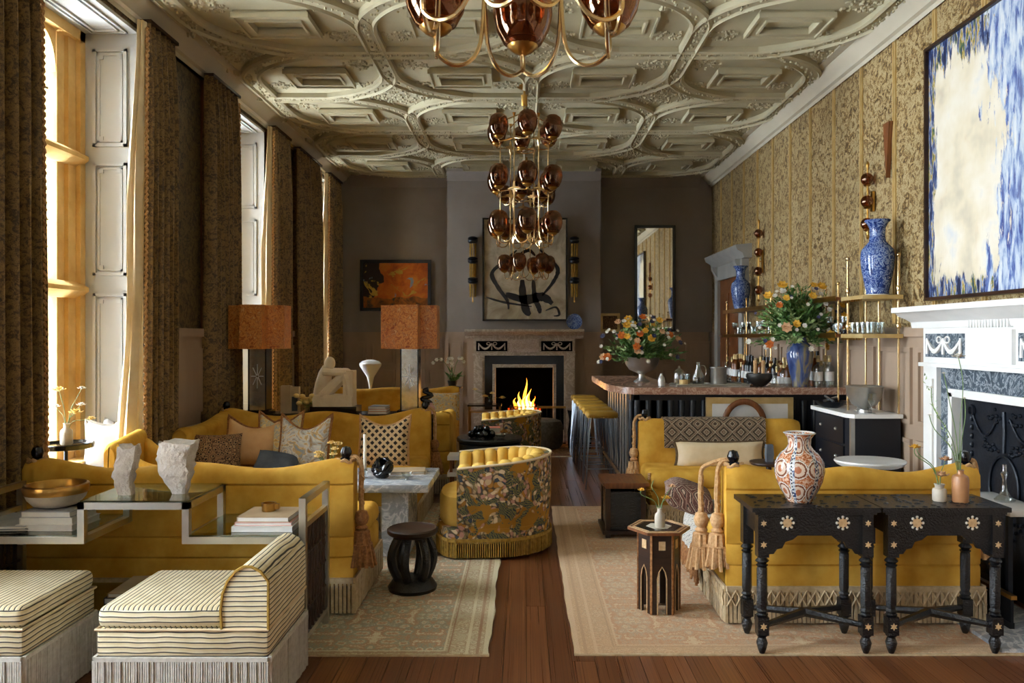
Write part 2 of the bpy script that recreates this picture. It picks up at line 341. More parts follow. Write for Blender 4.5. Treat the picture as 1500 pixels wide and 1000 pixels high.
def m_canvas2():
    s = NT('canvas_orange'); v = s.co(); X, Y, Z = s.xyz(v)
    n = s.noise(v, 5, 4, .6, .6); n2 = s.noise(v, 2.4, 3)
    base = s.ramp(n, [(.3, 'a84c12'), (.5, 'cf6a1a'), (.7, 'd98a2c')])
    k = s.ma('ADD', s.ma('MULTIPLY', X, 1.0), s.ma('MULTIPLY', s.ma('SUBTRACT', n2, .5), 1.2))
    col = s.mix(s.ramp(k, [(-.0, 'ffffff'), (.02, '000000')]), base, base)
    col = s.mix(s.ma('LESS_THAN', k, -.28), col, '2a1a14')
    spot = s.noise(v, 6, 3, .6, 1.0); col = s.mix(s.ramp(spot, [(.64, '000000'), (.68, 'ffffff')]), col, '8a9aa8'); col = s.mix(s.ramp(s.noise(s.co(loc=(3, 1, 2)), 5, 4, .6, 1), [(.6, '000000'), (.64, 'ffffff')]), col, 'c9a23c')
    col = s.mix(s.ma('LESS_THAN', s.ma('ADD', Z, s.ma('MULTIPLY', n2, .3)), -.02), col, s.ramp(n, [(.35, '5a3a18'), (.5, 'b0671c'), (.65, '3a4434')]))
    MAT['canvas_orange'] = s.fin(col, .7)
    s = NT('canvas_tan'); v = s.co(); n = s.noise(v, 3, 5, .6, 1); n2 = s.noise(v, 1.6, 3, .5, .5)
    col = s.ramp(n, [(.3, '8f8068'), (.5, 'b8aa90'), (.66, 'd2c6ac')]); col = s.mix(s.ramp(n2, [(.5, '000000'), (.62, '909090')]), col, '7a6a2a')
    MAT['canvas_tan'] = s.fin(col, .8)
m_canvas2()
s_ = NT('mirror_glass'); MAT['mirror_glass'] = s_.fin('d8d2c6', .02, 1)

# --- mesh building
class MB:
    def __init__(s): s.v = []; s.f = []; s.sm = []; s.M = None
    def add(s, vs, fs, smooth=False):
        o = len(s.v)
        if s.M is not None: vs = [tuple(s.M @ Vector(p)) for p in vs]
        s.v += [tuple(p) for p in vs]; s.f += [tuple(i+o for i in f) for f in fs]; s.sm += [smooth]*len(fs); return s
    def at(s, loc=(0, 0, 0), rot=(0, 0, 0), sc=(1, 1, 1)):
        s.M = Matrix.Translation(loc) @ Matrix.Rotation(rot[2], 4, 'Z') @ Matrix.Rotation(rot[1], 4, 'Y') @ Matrix.Rotation(rot[0], 4, 'X') @ Matrix.Diagonal((*sc, 1)); return s
    def box(s, x0, x1, y0, y1, z0, z1):
        v = [(x0,y0,z0),(x1,y0,z0),(x1,y1,z0),(x0,y1,z0),(x0,y0,z1),(x1,y0,z1),(x1,y1,z1),(x0,y1,z1)]
        return s.add(v, [(0,3,2,1),(4,5,6,7),(0,1,5,4),(1,2,6,5),(2,3,7,6),(3,0,4,7)])
    def rbox(s, x0, x1, y0, y1, z0, z1, r=.03, seg=3, puff=0):
        bm = bmesh.new(); bmesh.ops.create_cube(bm, size=1)
        for v in bm.verts: v.co = ((x0+x1)/2+v.co.x*(x1-x0), (y0+y1)/2+v.co.y*(y1-y0), (z0+z1)/2+v.co.z*(z1-z0))
        if puff: bmesh.ops.subdivide_edges(bm, edges=bm.edges[:], cuts=5, use_grid_fill=True)
        if puff:
            cx, cy, cz = (x0+x1)/2, (y0+y1)/2, (z0+z1)/2; hx, hy, hz = (x1-x0)/2, (y1-y0)/2, (z1-z0)/2
            for v in bm.verts:
                a, b, c = (v.co.x-cx)/hx, (v.co.y-cy)/hy, (v.co.z-cz)/hz
                k = r*.75
                v.co.z += c*puff*(1-a*a)*(1-b*b)
                if abs(a) > .99 and abs(b) > .99: v.co.x -= k*a*.5; v.co.y -= k*b*.5
                if abs(a) > .99 and abs(c) > .99: v.co.x -= k*a*.4; v.co.z -= k*c*.4
                if abs(b) > .99 and abs(c) > .99: v.co.y -= k*b*.4; v.co.z -= k*c*.4
        else: bmesh.ops.bevel(bm, geom=bm.edges[:], offset=r, segments=seg, profile=.5, affect='EDGES')
        bm.verts.ensure_lookup_table(); bm.verts.index_update()
        s.add([v.co[:] for v in bm.verts], [[v.index for v in f.verts] for f in bm.faces], True); bm.free(); return s
    def lathe(s, prof, n=24, c=(0, 0, 0), smooth=True, flute=0, fn=12, a0=0, cap=True):
        vs, fs = [], []; m = len(prof)
        for i in range(n):
            a = a0+2*PI*i/n; k = 1+flute*math.cos(fn*a)
            for r, z in prof: vs.append((c[0]+r*k*math.cos(a), c[1]+r*k*math.sin(a), c[2]+z))
        for i in range(n):
            j = (i+1) % n
            for q in range(m-1): fs.append((i*m+q, j*m+q, j*m+q+1, i*m+q+1))
        s.add(vs, fs, smooth)
        if cap:
            for q, rev in ((0, True), (m-1, False)):
                if prof[q][0] > 1e-4:
                    ring = [(c[0]+prof[q][0]*(1+flute*math.cos(fn*(a0+2*PI*i/n)))*math.cos(a0+2*PI*i/n), c[1]+prof[q][0]*(1+flute*math.cos(fn*(a0+2*PI*i/n)))*math.sin(a0+2*PI*i/n), c[2]+prof[q][1]) for i in range(n)]
                    s.add(ring, [tuple(range(n))[::-1] if rev else tuple(range(n))])
        return s
    def cyl(s, c, r, h, n=16, r2=None): return s.lathe([(r, 0), (r if r2 is None else r2, h)], n, c)
    def tube(s, pts, r, n=8, closed=False, rf=None, flat=None):
        P = [Vector(p) for p in pts]; m = len(P); vs, fs = [], []; up = None
        for i in range(m):
            if closed: t = P[(i+1) % m]-P[i-1]
            else: t = P[min(i+1, m-1)]-P[max(i-1, 0)]
            t = t.normalized() if t.length > 1e-9 else Vector((0, 0, 1))
            if up is None: up = Vector((0, 0, 1)) if abs(t.z) < .9 else Vector((1, 0, 0))
            a = t.cross(up)
            if a.length < 1e-6: a = t.cross(Vector((0, 1, 0)))
            a.normalize(); b = a.cross(t).normalized(); up = b
            rr = r*(rf(i/(m-1)) if rf else 1)
            for k in range(n):
                q = 2*PI*k/n; x, y = math.cos(q), math.sin(q)
                if flat: x *= flat[0]; y *= flat[1]
                vs.append(P[i]+a*rr*x+b*rr*y)
        for i in range(m if closed else m-1):
            j = (i+1) % m
            for k in range(n): l = (k+1) % n; fs.append((i*n+k, i*n+l, j*n+l, j*n+k))
        if not closed: fs += [tuple(range(n))[::-1], tuple((m-1)*n+k for k in range(n))]
        return s.add(vs, fs, n > 4)
    def ball(s, c, rx, ry=None, rz=None, nu=14, nv=9):
        ry = rx if ry is None else ry; rz = rx if rz is None else rz; vs, fs = [], []
        for j in range(1, nv):
            t = PI*j/nv
            for i in range(nu):
                a = 2*PI*i/nu; vs.append((c[0]+rx*math.sin(t)*math.cos(a), c[1]+ry*math.sin(t)*math.sin(a), c[2]+rz*math.cos(t)))
        vs += [(c[0], c[1], c[2]+rz), (c[0], c[1], c[2]-rz)]; T, B = len(vs)-2, len(vs)-1
        for j in range(nv-2):
            for i in range(nu): k = (i+1) % nu; fs.append((j*nu+i, (j+1)*nu+i, (j+1)*nu+k, j*nu+k))
        for i in range(nu): k = (i+1) % nu; fs += [(T, i, k), (B, (nv-2)*nu+k, (nv-2)*nu+i)]
        return s.add(vs, fs, True)
    def prism(s, poly, a0, a1, axis='z', smooth=False):
        m = len(poly); vs = []
        for h in (a0, a1):
            for p, q in poly: vs.append((p, q, h) if axis == 'z' else ((p, h, q) if axis == 'y' else (h, p, q)))
        fs = [tuple(range(m))[::-1], tuple(range(m, 2*m))] + [(i, (i+1) % m, m+(i+1) % m, m+i) for i in range(m)]
        if axis == 'y': fs = [f[::-1] for f in fs]
        return s.add(vs, fs, smooth)
    def loft(s, rings, closed=True, smooth=True, caps=True):
        n = len(rings[0]); m = len(rings); vs = [p for r in rings for p in r]; fs = []
        for i in range(m-1):
            for k in range(n if closed else n-1):
                l = (k+1) % n; fs.append((i*n+k, i*n+l, (i+1)*n+l, (i+1)*n+k))
        if caps and closed: fs += [tuple(range(n))[::-1], tuple((m-1)*n+k for k in range(n))]
        return s.add(vs, fs, smooth)
    def build(s, name, mat, parent=None, kind=None, label=None):
        me = bpy.data.meshes.new(name); me.from_pydata(s.v, [], s.f); me.polygons.foreach_set('use_smooth', s.sm); 
        bm = bmesh.new(); bm.from_mesh(me); bmesh.ops.recalc_face_normals(bm, faces=bm.faces); bm.to_mesh(me); bm.free()
        me.materials.append(MAT[mat] if isinstance(mat, str) else mat); me.update()
        if hasattr(me, 'set_sharp_from_angle'): me.set_sharp_from_angle(angle=math.radians(42))
        o = bpy.data.objects.new(name, me); COL.objects.link(o)
        if parent: o.parent = parent
        if kind: o['kind'] = kind
        if label: o['label'] = label
        return o

def thing(name, label, cat, loc=(0, 0, 0), rz=0, group=None):
    o = bpy.data.objects.new(name, None); COL.objects.link(o); o.empty_display_size = .05
    o.location = loc; o.rotation_euler = (0, 0, rz); o['label'] = label; o['category'] = cat
    if group: o['group'] = group
    return o
def tag(o, label, cat, group=None, loc=None, rz=None):
    o['label'] = label; o['category'] = cat
    if group: o['group'] = group
    if loc is not None: o.location = loc
    if rz is not None: o.rotation_euler = (0, 0, rz)
    return o
def struct(o): o['kind'] = 'structure'; return o
def cp(o, parent=None, loc=None, rot=None, sc=None):
    c = o.copy(); COL.objects.link(c); c.parent = parent
    if loc is not None: c.location = loc
    if rot is not None: c.rotation_euler = rot
    if sc is not None: c.scale = sc
    return c
def copy_tree(o, parent=None):
    c = o.copy(); COL.objects.link(c); c.parent = parent
    for ch in list(o.children): copy_tree(ch, c)
    return c
def arc(cx, cy, r, a0, a1, n): return [(cx+r*math.cos(math.radians(a0+(a1-a0)*i/n)), cy+r*math.sin(math.radians(a0+(a1-a0)*i/n))) for i in range(n+1)]
def spline(P, n=8):
    P = [Vector(p) for p in P]; out = []
    for i in range(len(P)-1):
        a, b, c, d = P[max(i-1, 0)], P[i], P[i+1], P[min(i+2, len(P)-1)]
        for k in range(n):
            t = k/n; out.append(.5*((2*b)+(c-a)*t+(2*a-5*b+4*c-d)*t*t+(3*b-a-3*c+d)*t**3))
    out.append(P[-1]); return [tuple(p) for p in out]

# ================================================================== THE SETTING
floor = struct(MB().box(XL-.55, XR+.13, YF, YB+.1, -.12, -.012).build('floor', 'dark_wood'))
unit = MB().box(-.5, .5, -.5, .5, -.5, .5).build('floor_board', 'floor_board', floor)
nb = 54; bw = (XR-XL)/nb; first = True
for i in range(nb):
    y = YF - random.random()*2.0
    while y < YB:
        L = random.uniform(2.6, 4.4); y0, y1 = max(y, YF), min(y+L, YB)
        if y1-y0 > .05 and y1 > 2.0:
            o = unit if first else cp(unit, floor)
            first = False
            o.location = (XL+(i+.5)*bw, (y0+y1)/2, -.006); o.scale = (bw-.003, y1-y0-.003, .012)
        y += L
# ---- left wall: piers, lintel, window recess floors
wl = MB(); edges = [YF]+[e for w in WIN for e in w]+[YB]
for i in range(0, len(edges), 2): wl.box(-3.42, XL, edges[i], edges[i+1], 0, ZC)
wl.box(-3.42, XL, YF, YB, WTOP, ZC)
for a, b in WIN: wl.box(-3.42, -3.30, a, b, 0, .6)
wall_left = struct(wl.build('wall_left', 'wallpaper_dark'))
for i in range(2, len(edges)-1, 2):                     # wainscot and framed paper on the piers
    a, b = edges[i], edges[i+1]
    MB().box(XL, XL+.03, a, b, 0, 1.5).box(XL, XL+.06, a, b, 1.5, 1.57).build('wainscot', 'wainscot', wall_left)
    MB().box(XL+.03, XL+.05, a+.1, b-.1, .25, .75).build('wainscot_panel', 'wainscot', wall_left)
    MB().box(XL+.03, XL+.05, a+.1, b-.1, .85, 1.4).build('wainscot_panel', 'wainscot', wall_left)
    for e in (a+.03, b-.06): MB().box(XL, XL+.025, e, e+.03, 1.57, WTOP).build('gold_strip', 'brown_wood', wall_left)
for y0, y1 in ((3.25, 3.95), (6.05, 6.75), (8.85, 9.55)):      # unseen blocks added outside to cut sky light on the shutters
    MB().box(-5.2, -3.42, y0, y1, -.3, 6.5).build('added_sky_blocker', 'greyed_paint', wall_left)
# ---- right wall
wall_right = struct(MB().box(XR, XR+.13, YF, YB+.1, 0, ZC).build('wall_right', 'wallpaper'))
gs = MB().box(-.012, .004, -.022, -.008, 0, 2.2).box(-.012, .004, .008, .022, 0, 2.2).box(-.006, .004, -.008, .008, 0, 2.2).build('gold_strip', 'gold_leaf', wall_right)
k = 0
for i in range(-6, 12):
    y = 5.48+.595*i
    if y > YB-.02 or y < 1.5: continue
    o = gs if k == 0 else cp(gs, wall_right); k += 1; o.location = (XR-.002, y, 1.6)
MB().box(XR-.03, XR, YF, YB, 0, 1.5).box(XR-.065, XR, YF, YB, 1.5, 1.53).box(XR-.05, XR, YF, YB, 1.53, 1.57).build('dado', 'wainscot', wall_right)
pn = None
for i in range(15):
    y = 3.0+.6*i
    for z0, z1 in ((.2, .75), (.86, 1.42)):
        if pn is None: pn = MB().box(-.012, 0, -.20, .20, .07, .93).box(-.022, 0, -.26, -.22, 0, 1).box(-.022, 0, .22, .26, 0, 1).box(-.022, 0, -.22, .22, 0, .06).box(-.022, 0, -.22, .22, .94, 1).build('wainscot_panel', 'wainscot', wall_right); o = pn
        else: o = cp(pn, wall_right)
        o.location = (XR-.03, y, z0); o.scale = (1, 1, z1-z0)
# ---- back wall with chimney breast
wb = MB().box(XL, XR, YB, YB+.12, 0, ZC).box(-1.13, -.52, 11.5, YB, 0, ZC).box(.52, 1.12, 11.5, YB, 0, ZC).box(-.52, .52, 11.5, YB, 1.2, ZC)
wall_back = struct(wb.build('wall_back', 'mauve_wall'))
MB().box(XL, -1.13, YB-.03, YB, 0, 1.5).box(XL, -1.13, YB-.06, YB, 1.5, 1.57).box(-1.16, -.72, 11.47, 11.5, 0, 1.5).box(-1.16, -.86, 11.44, 11.5, 1.5, 1.57).build('dado', 'wainscot', wall_back)
MB().box(1.12, XR-.06, YB-.03, YB, 0, 1.5).box(1.12, XR-.06, YB-.06, YB, 1.5, 1.57).box(.72, 1.15, 11.47, 11.5, 0, 1.5).box(.86, 1.15, 11.44, 11.5, 1.5, 1.57).build('dado', 'wainscot', wall_back)
pn = None
for x in (-2.6, -2.15, -1.7, -1.28, 1.4, 1.85, 2.3, 2.68):
    for z0, z1 in ((.15, .55), (.65, 1.0), (1.08, 1.43)):
        if pn is None: pn = MB().box(-.14, .14, -.012, 0, .1, .9).box(-.19, -.16, -.022, 0, 0, 1).box(.16, .19, -.022, 0, 0, 1).box(-.16, .16, -.022, 0, 0, .07).box(-.16, .16, -.022, 0, .93, 1).build('wainscot_panel', 'wainscot', wall_back); o = pn
        else: o = cp(pn, wall_back)
        o.location = (x, YB-.03, z0); o.scale = (1, 1, z1-z0)
for x in (-1.01, 1.0):
    for z0, z1 in ((.15, .55), (.65, 1.0), (1.08, 1.43)):
        o = cp(pn, wall_back); o.location = (x, 11.47, z0); o.scale = (.6, 1, z1-z0)
struct(MB().box(XL-.6, XR+.13, YF-.12, YF, 0, ZC).build('wall_front', 'mauve_wall'))
# ---- ceiling with strapwork ribs
ceiling = struct(MB().box(XL-.6, XR+.13, YF, YB+.1, ZC, ZC+.12).build('ceiling', 'plaster'))
def rib(pts, w=.085, h=.045):
    P = [Vector((p[0], p[1])) for p in pts]; prof = [(-w, 0), (-w, -h), (-w*.72, -h-.012), (-w*.55, -h*.8), (w*.55, -h*.8), (w*.72, -h-.012), (w, -h), (w, 0)]
    rings = []
    for i, p in enumerate(P):
        t = (P[min(i+1, len(P)-1)]-P[max(i-1, 0)]).normalized(); nrm = Vector((-t.y, t.x))
        rings.append([(p.x+nrm.x*a, p.y+nrm.y*a, b) for a, b in prof])
    return MB().loft(rings, True, False)
TX, TY = 1.32, 1.26          # half tile
big = spline([(0, .50, 0), (.03, .68, 0), (.12, .86, 0), (.26, 1.02, 0), (.45, 1.15, 0), (.62, 1.225, 0), (.72, 1.26, 0)], 4)
hook = [(.0, 0, 0), (.2, 0, 0), (.4, 0, 0), (.64, 0, 0)]
stem = [(0, -.54, 0), (0, -.2, 0), (0, .2, 0), (0, .54, 0)]
m_big, m_hook, m_stem = rib(big), rib(hook), rib(stem)
rect = MB()
for a, b, c, d in ((-.33, .33, -.24, -.15), (-.33, .33, .15, .24), (-.33, -.24, -.15, .15), (.24, .33, -.15, .15)): rect.box(a, b, c, d, -.045, 0)
for a, b, c, d in ((-.345, .345, -.255, -.235), (-.345, .345, .235, .255), (-.345, -.325, -.24, .24), (.325, .345, -.24, .24), (-.24, .24, -.155, -.135), (-.24, .24, .135, .155), (-.255, -.235, -.15, .15), (.235, .255, -.15, .15)): rect.box(a, b, c, d, -.062, -.02)
proto = {'big': m_big.build('plaster_rib', 'plaster', ceiling), 'hook': m_hook.build('plaster_rib', 'plaster', ceiling), 'stem': m_stem.build('plaster_rib', 'plaster', ceiling), 'rect': rect.build('plaster_panel', 'plaster', ceiling)}
usedp = set()
def place(kind, x, y, sx=1, sy=1):
    o = proto[kind] if kind not in usedp else cp(proto[kind], ceiling)
    usedp.add(kind); o.location = (x, y, ZC); o.scale = (sx, sy, 1)
orn = MB()
def blob(x, y, r, h=.03):
    n = 6; a0 = random.random()*6; vs = [(x+r*math.cos(a0+k*PI/3)*random.uniform(.7, 1.2), y+r*math.sin(a0+k*PI/3)*random.uniform(.7, 1.2), ZC-.002) for k in range(n)]
    vs += [(x+(v[0]-x)*.55, y+(v[1]-y)*.55, ZC-h) for v in vs]
    orn.add(vs, [(k, (k+1) % n, n+(k+1) % n, n+k) for k in range(n)]+[tuple(range(n, 2*n))], True)
def cluster(x, y, rx, ry, n):
    for _ in range(n):
        a, q = random.random()*2*PI, math.sqrt(random.random()); blob(x+rx*q*math.cos(a), y+ry*q*math.sin(a), random.uniform(.010, .024), random.uniform(.008, .02))
CX, CY = 1.39, 6.72          # an axis of the pattern
for i in range(-4, 2):
    for j in range(-2, 6):
        x, y = CX+i*TX, CY+j*TY
        inx = lambda q: XL+.1 < q < XR-.1
        iny = lambda q: 4.6 < q < YB-.15
        even = (i+j) % 2 == 0
        if even:
            if inx(x) and iny(y): place('stem', x, y)
            for sx in (1, -1):
                if inx(x+sx*TX*.5) and iny(y+.8): place('big', x, y, sx, 1)
                if inx(x+sx*TX*.5) and iny(y-.8): place('big', x, y, sx, -1)
                if inx(x+sx*TX*.5) and iny(y): place('hook', x, y, sx, 1 if j % 2 else -1)
        else:
            if inx(x) and iny(y): cluster(x, y, .36, .28, 170)
        if inx(x+.66) and iny(y+.61): place('rect', x+.66, y+.63, .84, .86)
        if iny(y+.4):
            for dx in (.28, 1.04):
                if inx(x+dx): cluster(x+dx-(.05 if dx < .6 else -.05), y+.34, .15, .13, 44); cluster(x+dx-(.05 if dx < .6 else -.05), y+.92, .15, .11, 40)
# beaded relief running along the ribs
def along(pts, x, y, sx, sy, step=.035):
    for a, b in zip(pts[:-1], pts[1:]):
        n = max(1, int(math.hypot(b[0]-a[0], b[1]-a[1])/step))
        for k in range(n):
            t = k/n; px, py = x+sx*(a[0]+(b[0]-a[0])*t), y+sy*(a[1]+(b[1]-a[1])*t)
            if XL+.05 < px < XR-.05 and 5.2 < py < YB-.1: blob(px+random.uniform(-.03, .03), py+random.uniform(-.03, .03), .018, .052)
for i in range(-4, 2):
    for j in range(-2, 6):
        x, y = CX+i*TX, CY+j*TY
        if (i+j) % 2 == 0:
            along(stem, x, y, 1, 1)
            for sx in (1, -1): along(big, x, y, sx, 1); along(big, x, y, sx, -1); along(hook, x, y, sx, 1)
orn.build('plaster_ornament', 'plaster', ceiling, kind='stuff')
# ---- cornices
def cornice(side):
    pr = [(0, 0), (0, -.15), (.02, -.17), (.03, -.14), (.06, -.13), (.08, -.09), (.13, -.06), (.15, -.02), (.22, -.015), (.22, 0)]
    m = MB()
    if side == 'R': m.prism([(XR-a, ZC+b) for a, b in pr], YF, YB, 'y')
    elif side == 'L': m.prism([(XL+a, ZC+b) for a, b in pr], YF, YB, 'y')
    return struct(m.build('trim_'+{'R': '1', 'L': '2'}[side], 'crown'))
cornice('R'); cornice('L')
bc = [(0, 0), (0, -.17), (.03, -.15), (.05, -.09), (.11, -.05), (.12, 0)]
struct(MB().prism([(YB-a, ZC+b) for a, b in bc], XL+.2, -1.13, 'x').build('trim_3', 'mauve_wall'))
struct(MB().prism([(YB-a, ZC+b) for a, b in bc], 1.12, XR-.2, 'x').build('trim_4', 'mauve_wall'))
struct(MB().prism([(11.5-a, ZC+b) for a, b in bc], -1.13, 1.12, 'x').build('trim_5', 'mauve_wall'))
# ---- windows
def window(n, a, b):
    w = bpy.data.objects.new('window_%d' % n, None); COL.objects.link(w); struct(w); w.location = (0, a, 0); L = b-a
    # stone frame
    m = MB()
    for k, xf in ((0, -3.24), (1, -3.275), (2, -3.305)):
        m.box(-3.40, xf, k*.09, (k+1)*.09, .6, WTOP); m.box(-3.40, xf, L-(k+1)*.09, L-k*.09, .6, WTOP)
    m.box(-3.40, -3.24, 0, L, WTOP-.10, WTOP); m.build('stone_frame', 'stone', w)
    MB().box(-3.42, -3.12, 0, L, .56, .62).build('sill', 'stone', w)
    J = .27; lw = (L-2*J)/3
    for k in (1, 2):
        y = J+k*lw; MB().prism([(-3.41, y-.05), (-3.26, y-.03), (-3.24, y), (-3.26, y+.03), (-3.41, y+.05)], .62, WTOP-.1).build('mullion', 'stone', w)
    for z in (1.84, 2.80):
        MB().prism([(-3.41, z-.06), (-3.27, z-.06), (-3.20, z-.01), (-3.20, z+.02), (-3.27, z+.06), (-3.41, z+.06)], .05, L-.05, 'y').build('transom', 'stone', w)
    for k in range(3):
        y0 = J+k*lw; yc = y0+lw/2; r = lw/2-.02
        for s in (-1, 1):                               # arched heads: spandrels
            pts = [(yc+s*r, WTOP-.1)]+[(yc+s*r*math.cos(t), WTOP-.1-.30+.27*math.sin(t)) for t in [PI/2*i/7 for i in range(8)]]+[(yc, WTOP-.1)]
            MB().prism(pts, -3.39, -3.30, 'x').build('spandrel', 'stone', w)
        for z0, z1 in ((.62, 1.79), (1.90, 2.75), (2.86, WTOP-.12)):
            MB().box(XGLASS-.004, XGLASS+.004, y0+.02, y0+lw-.02, z0, z1).build('pane', 'pane_glass', w)
            m = MB(); nz = max(2, int((z1-z0)/.3))
            for q in range(1, nz): m.box(XGLASS-.008, XGLASS+.008, y0+.02, y0+lw-.02, z0+(z1-z0)*q/nz-.006, z0+(z1-z0)*q/nz+.006)
            m.box(XGLASS-.008, XGLASS+.008, yc-.006, yc+.006, z0, z1); m.build('leading', 'black_metal', w)
    # white panelled shutters lining both reveals, panelled soffit
    for ye, s in ((L, -1), (0, 1)):
        def rb(x0, x1, d0, d1, z0, z1, mm):
            ya, yb = ye+s*d0, ye+s*d1; mm.box(x0, x1, min(ya, yb), max(ya, yb), z0, z1)
        m = MB(); rb(-3.24, XL, 0, .025, .62, WTOP, m); m.build('shutter', 'white_paint', w)
        for z0, z1 in ((.75, 1.82), (1.95, 2.78), (2.90, 3.62)):
            x0, x1 = -3.18, -2.93; m = MB()
            for q, d in ((0, .04), (.035, .032)):
                t = .022 if q == 0 else .014
                rb(x0+q, x0+q+t, .02, d, z0+q, z1-q, m); rb(x1-q-t, x1-q, .02, d, z0+q, z1-q, m)
                rb(x0+q, x1-q, .02, d, z0+q, z0+q+t, m); rb(x0+q, x1-q, .02, d, z1-q-t, z1-q, m)
            for cx in (x0+.06, x1-.06):
                for cz in (z0+.06, z1-.06): rb(cx-.016, cx+.016, .02, .034, cz-.016, cz+.016, m)
            m.build('shutter_panel', 'white_paint', w)
    m = MB().box(-3.24, XL, 0, L, WTOP-.025, WTOP)
    for q in (.06, .1):
        m.box(-3.24+q, -3.24+q+.015, q, L-q, WTOP-.04, WTOP-.02).box(XL-q-.015, XL-q, q, L-q, WTOP-.04, WTOP-.02)
        m.box(-3.24+q, XL-q, q, q+.015, WTOP-.04, WTOP-.02).box(-3.24+q, XL-q, L-q-.015, L-q, WTOP-.04, WTOP-.02)
    m.build('soffit', 'white_paint', w)
    return w
for n, (a, b) in enumerate(WIN): window(n+1, a, b)
# ---- door in the right wall near the far corner
d = bpy.data.objects.new('door_1', None); COL.objects.link(d); struct(d); d.location = (XR, 10.75, 0)
MB().box(-.05, 0, -.55, .55, 0, 2.3).build('door_leaf', 'brown_wood', d)
for z0, z1 in ((.2, 1.0), (1.15, 2.1)):
    for y0, y1 in ((-.45, -.06), (.06, .45)): MB().box(-.065, -.05, y0, y1, z0, z1).build('door_panel', 'brown_wood', d)
MB().box(-.09, 0, -.72, -.55, 0, 2.32).box(-.09, 0, .55, .72, 0, 2.32).box(-.09, 0, -.72, .72, 2.3, 2.5).build('casing', 'greyed_paint', d)
MB().prism([(0, 2.5), (-.1, 2.5), (-.12, 2.56), (-.19, 2.6), (-.21, 2.66), (0, 2.68)], -.86, .86, 'y').build('pediment', 'greyed_paint', d)
m = MB()
for y in (-.6, .6): m.prism([(-.06, 2.3), (-.16, 2.46), (-.16, 2.5), (-.06, 2.5)], y-.05, y+.05, 'y')
m.build('bracket', 'greyed_paint', d)
MB().ball((-.09, .47, 1.05), .03).build('door_knob', 'brass', d)

# ================================================================== CURTAINS
def curtain(label, y0, y1, x, folds, lead, lining=False, gather=.0):
    t = thing('curtain', label, 'curtain', (x, (y0+y1)/2, 0), 0, 'long damask curtains at the windows'); L = y1-y0
    n = folds*10; zs = [.02+.25*i for i in range(15)]+[3.68, 3.78]; rings = []
    ph = random.random()*6
    for z in zs:
        flare = 1+.10*(1-z/3.78) ; pts = []
        amp = .075*(1-.45*max(0, (z-3.2)/.6)); wob = .25*math.sin(z*1.3+ph)
        for i in range(n+1):
            u = i/n; uu = (u-.5)*flare
            if lead < 0: uu += .05*(1-z/3.78)*-1
            if lead > 0: uu += .05*(1-z/3.78)
            a = amp*math.sin(u*folds*2*PI+wob+.5*math.sin(u*9+ph)); pts.append((a, uu*L, z))
        back = [(p[0]-.012, p[1], p[2]) for p in pts][::-1]; rings.append(pts+back)
    MB().loft(rings, True, True).build('fabric', 'curtain', t)
    ye = lead*(L/2)
    pts = [(.03+.006*math.sin(z*150), ye*(1+.10*(1-z/3.78))+lead*.05*L*(1-z/3.78)+lead*.006*math.cos(z*150), z) for z in [.05+.011*i for i in range(336)]]
    MB().tube(pts, .011, 5).build('braid_trim', 'rope', t)
    MB().box(-.035, .05, -L/2+.01, L/2-.01, 3.775, 3.80).build('heading', 'dark_wood', t)
    if lining:
        rg = []
        for z in zs:
            f = 1-z/3.78; bul = .03*math.sin(z*2.1+.6)
            a = (.02, ye*(1+.1*f)+lead*.05*L*f); w = .05+.06*f*(1.2-abs(z-1.1)*.25)+.012*math.sin(z*3)
            ring = []
            for k in range(9):
                u = k/8; ring.append((a[0]-w*1.3*u, a[1]+lead*(w*.9*math.sin(u*2.2)+.02*math.sin(u*14+z)), z))
            rg.append(ring+[(p[0]-.006, p[1]+.008, p[2]) for p in ring[::-1]])
        MB().loft(rg, True, True).build('lining', 'lining', t)
    return t
curtain('long damask curtain framing the near side of the window beside the striped seats', 3.86, 4.48, -2.785, 6, 1)
curtain('long damask curtain with cream lining spilling into the window above the pale pillows', 5.68, 6.16, -2.755, 6, -1, True)
curtain('long damask curtain hanging behind the first tortoiseshell-shaded lamp', 6.84, 7.52, -2.76, 7, 1)
curtain('long damask curtain with bright lining behind the pale wooden box', 8.54, 9.15, -2.755, 7, -1, True)
curtain('dark damask curtain in the dim far end of the window wall', 9.50, 10.55, -2.76, 8, 1)
curtain('narrow damask curtain catching light beside the far corner', 10.98, 11.72, -2.755, 6, -1, True)

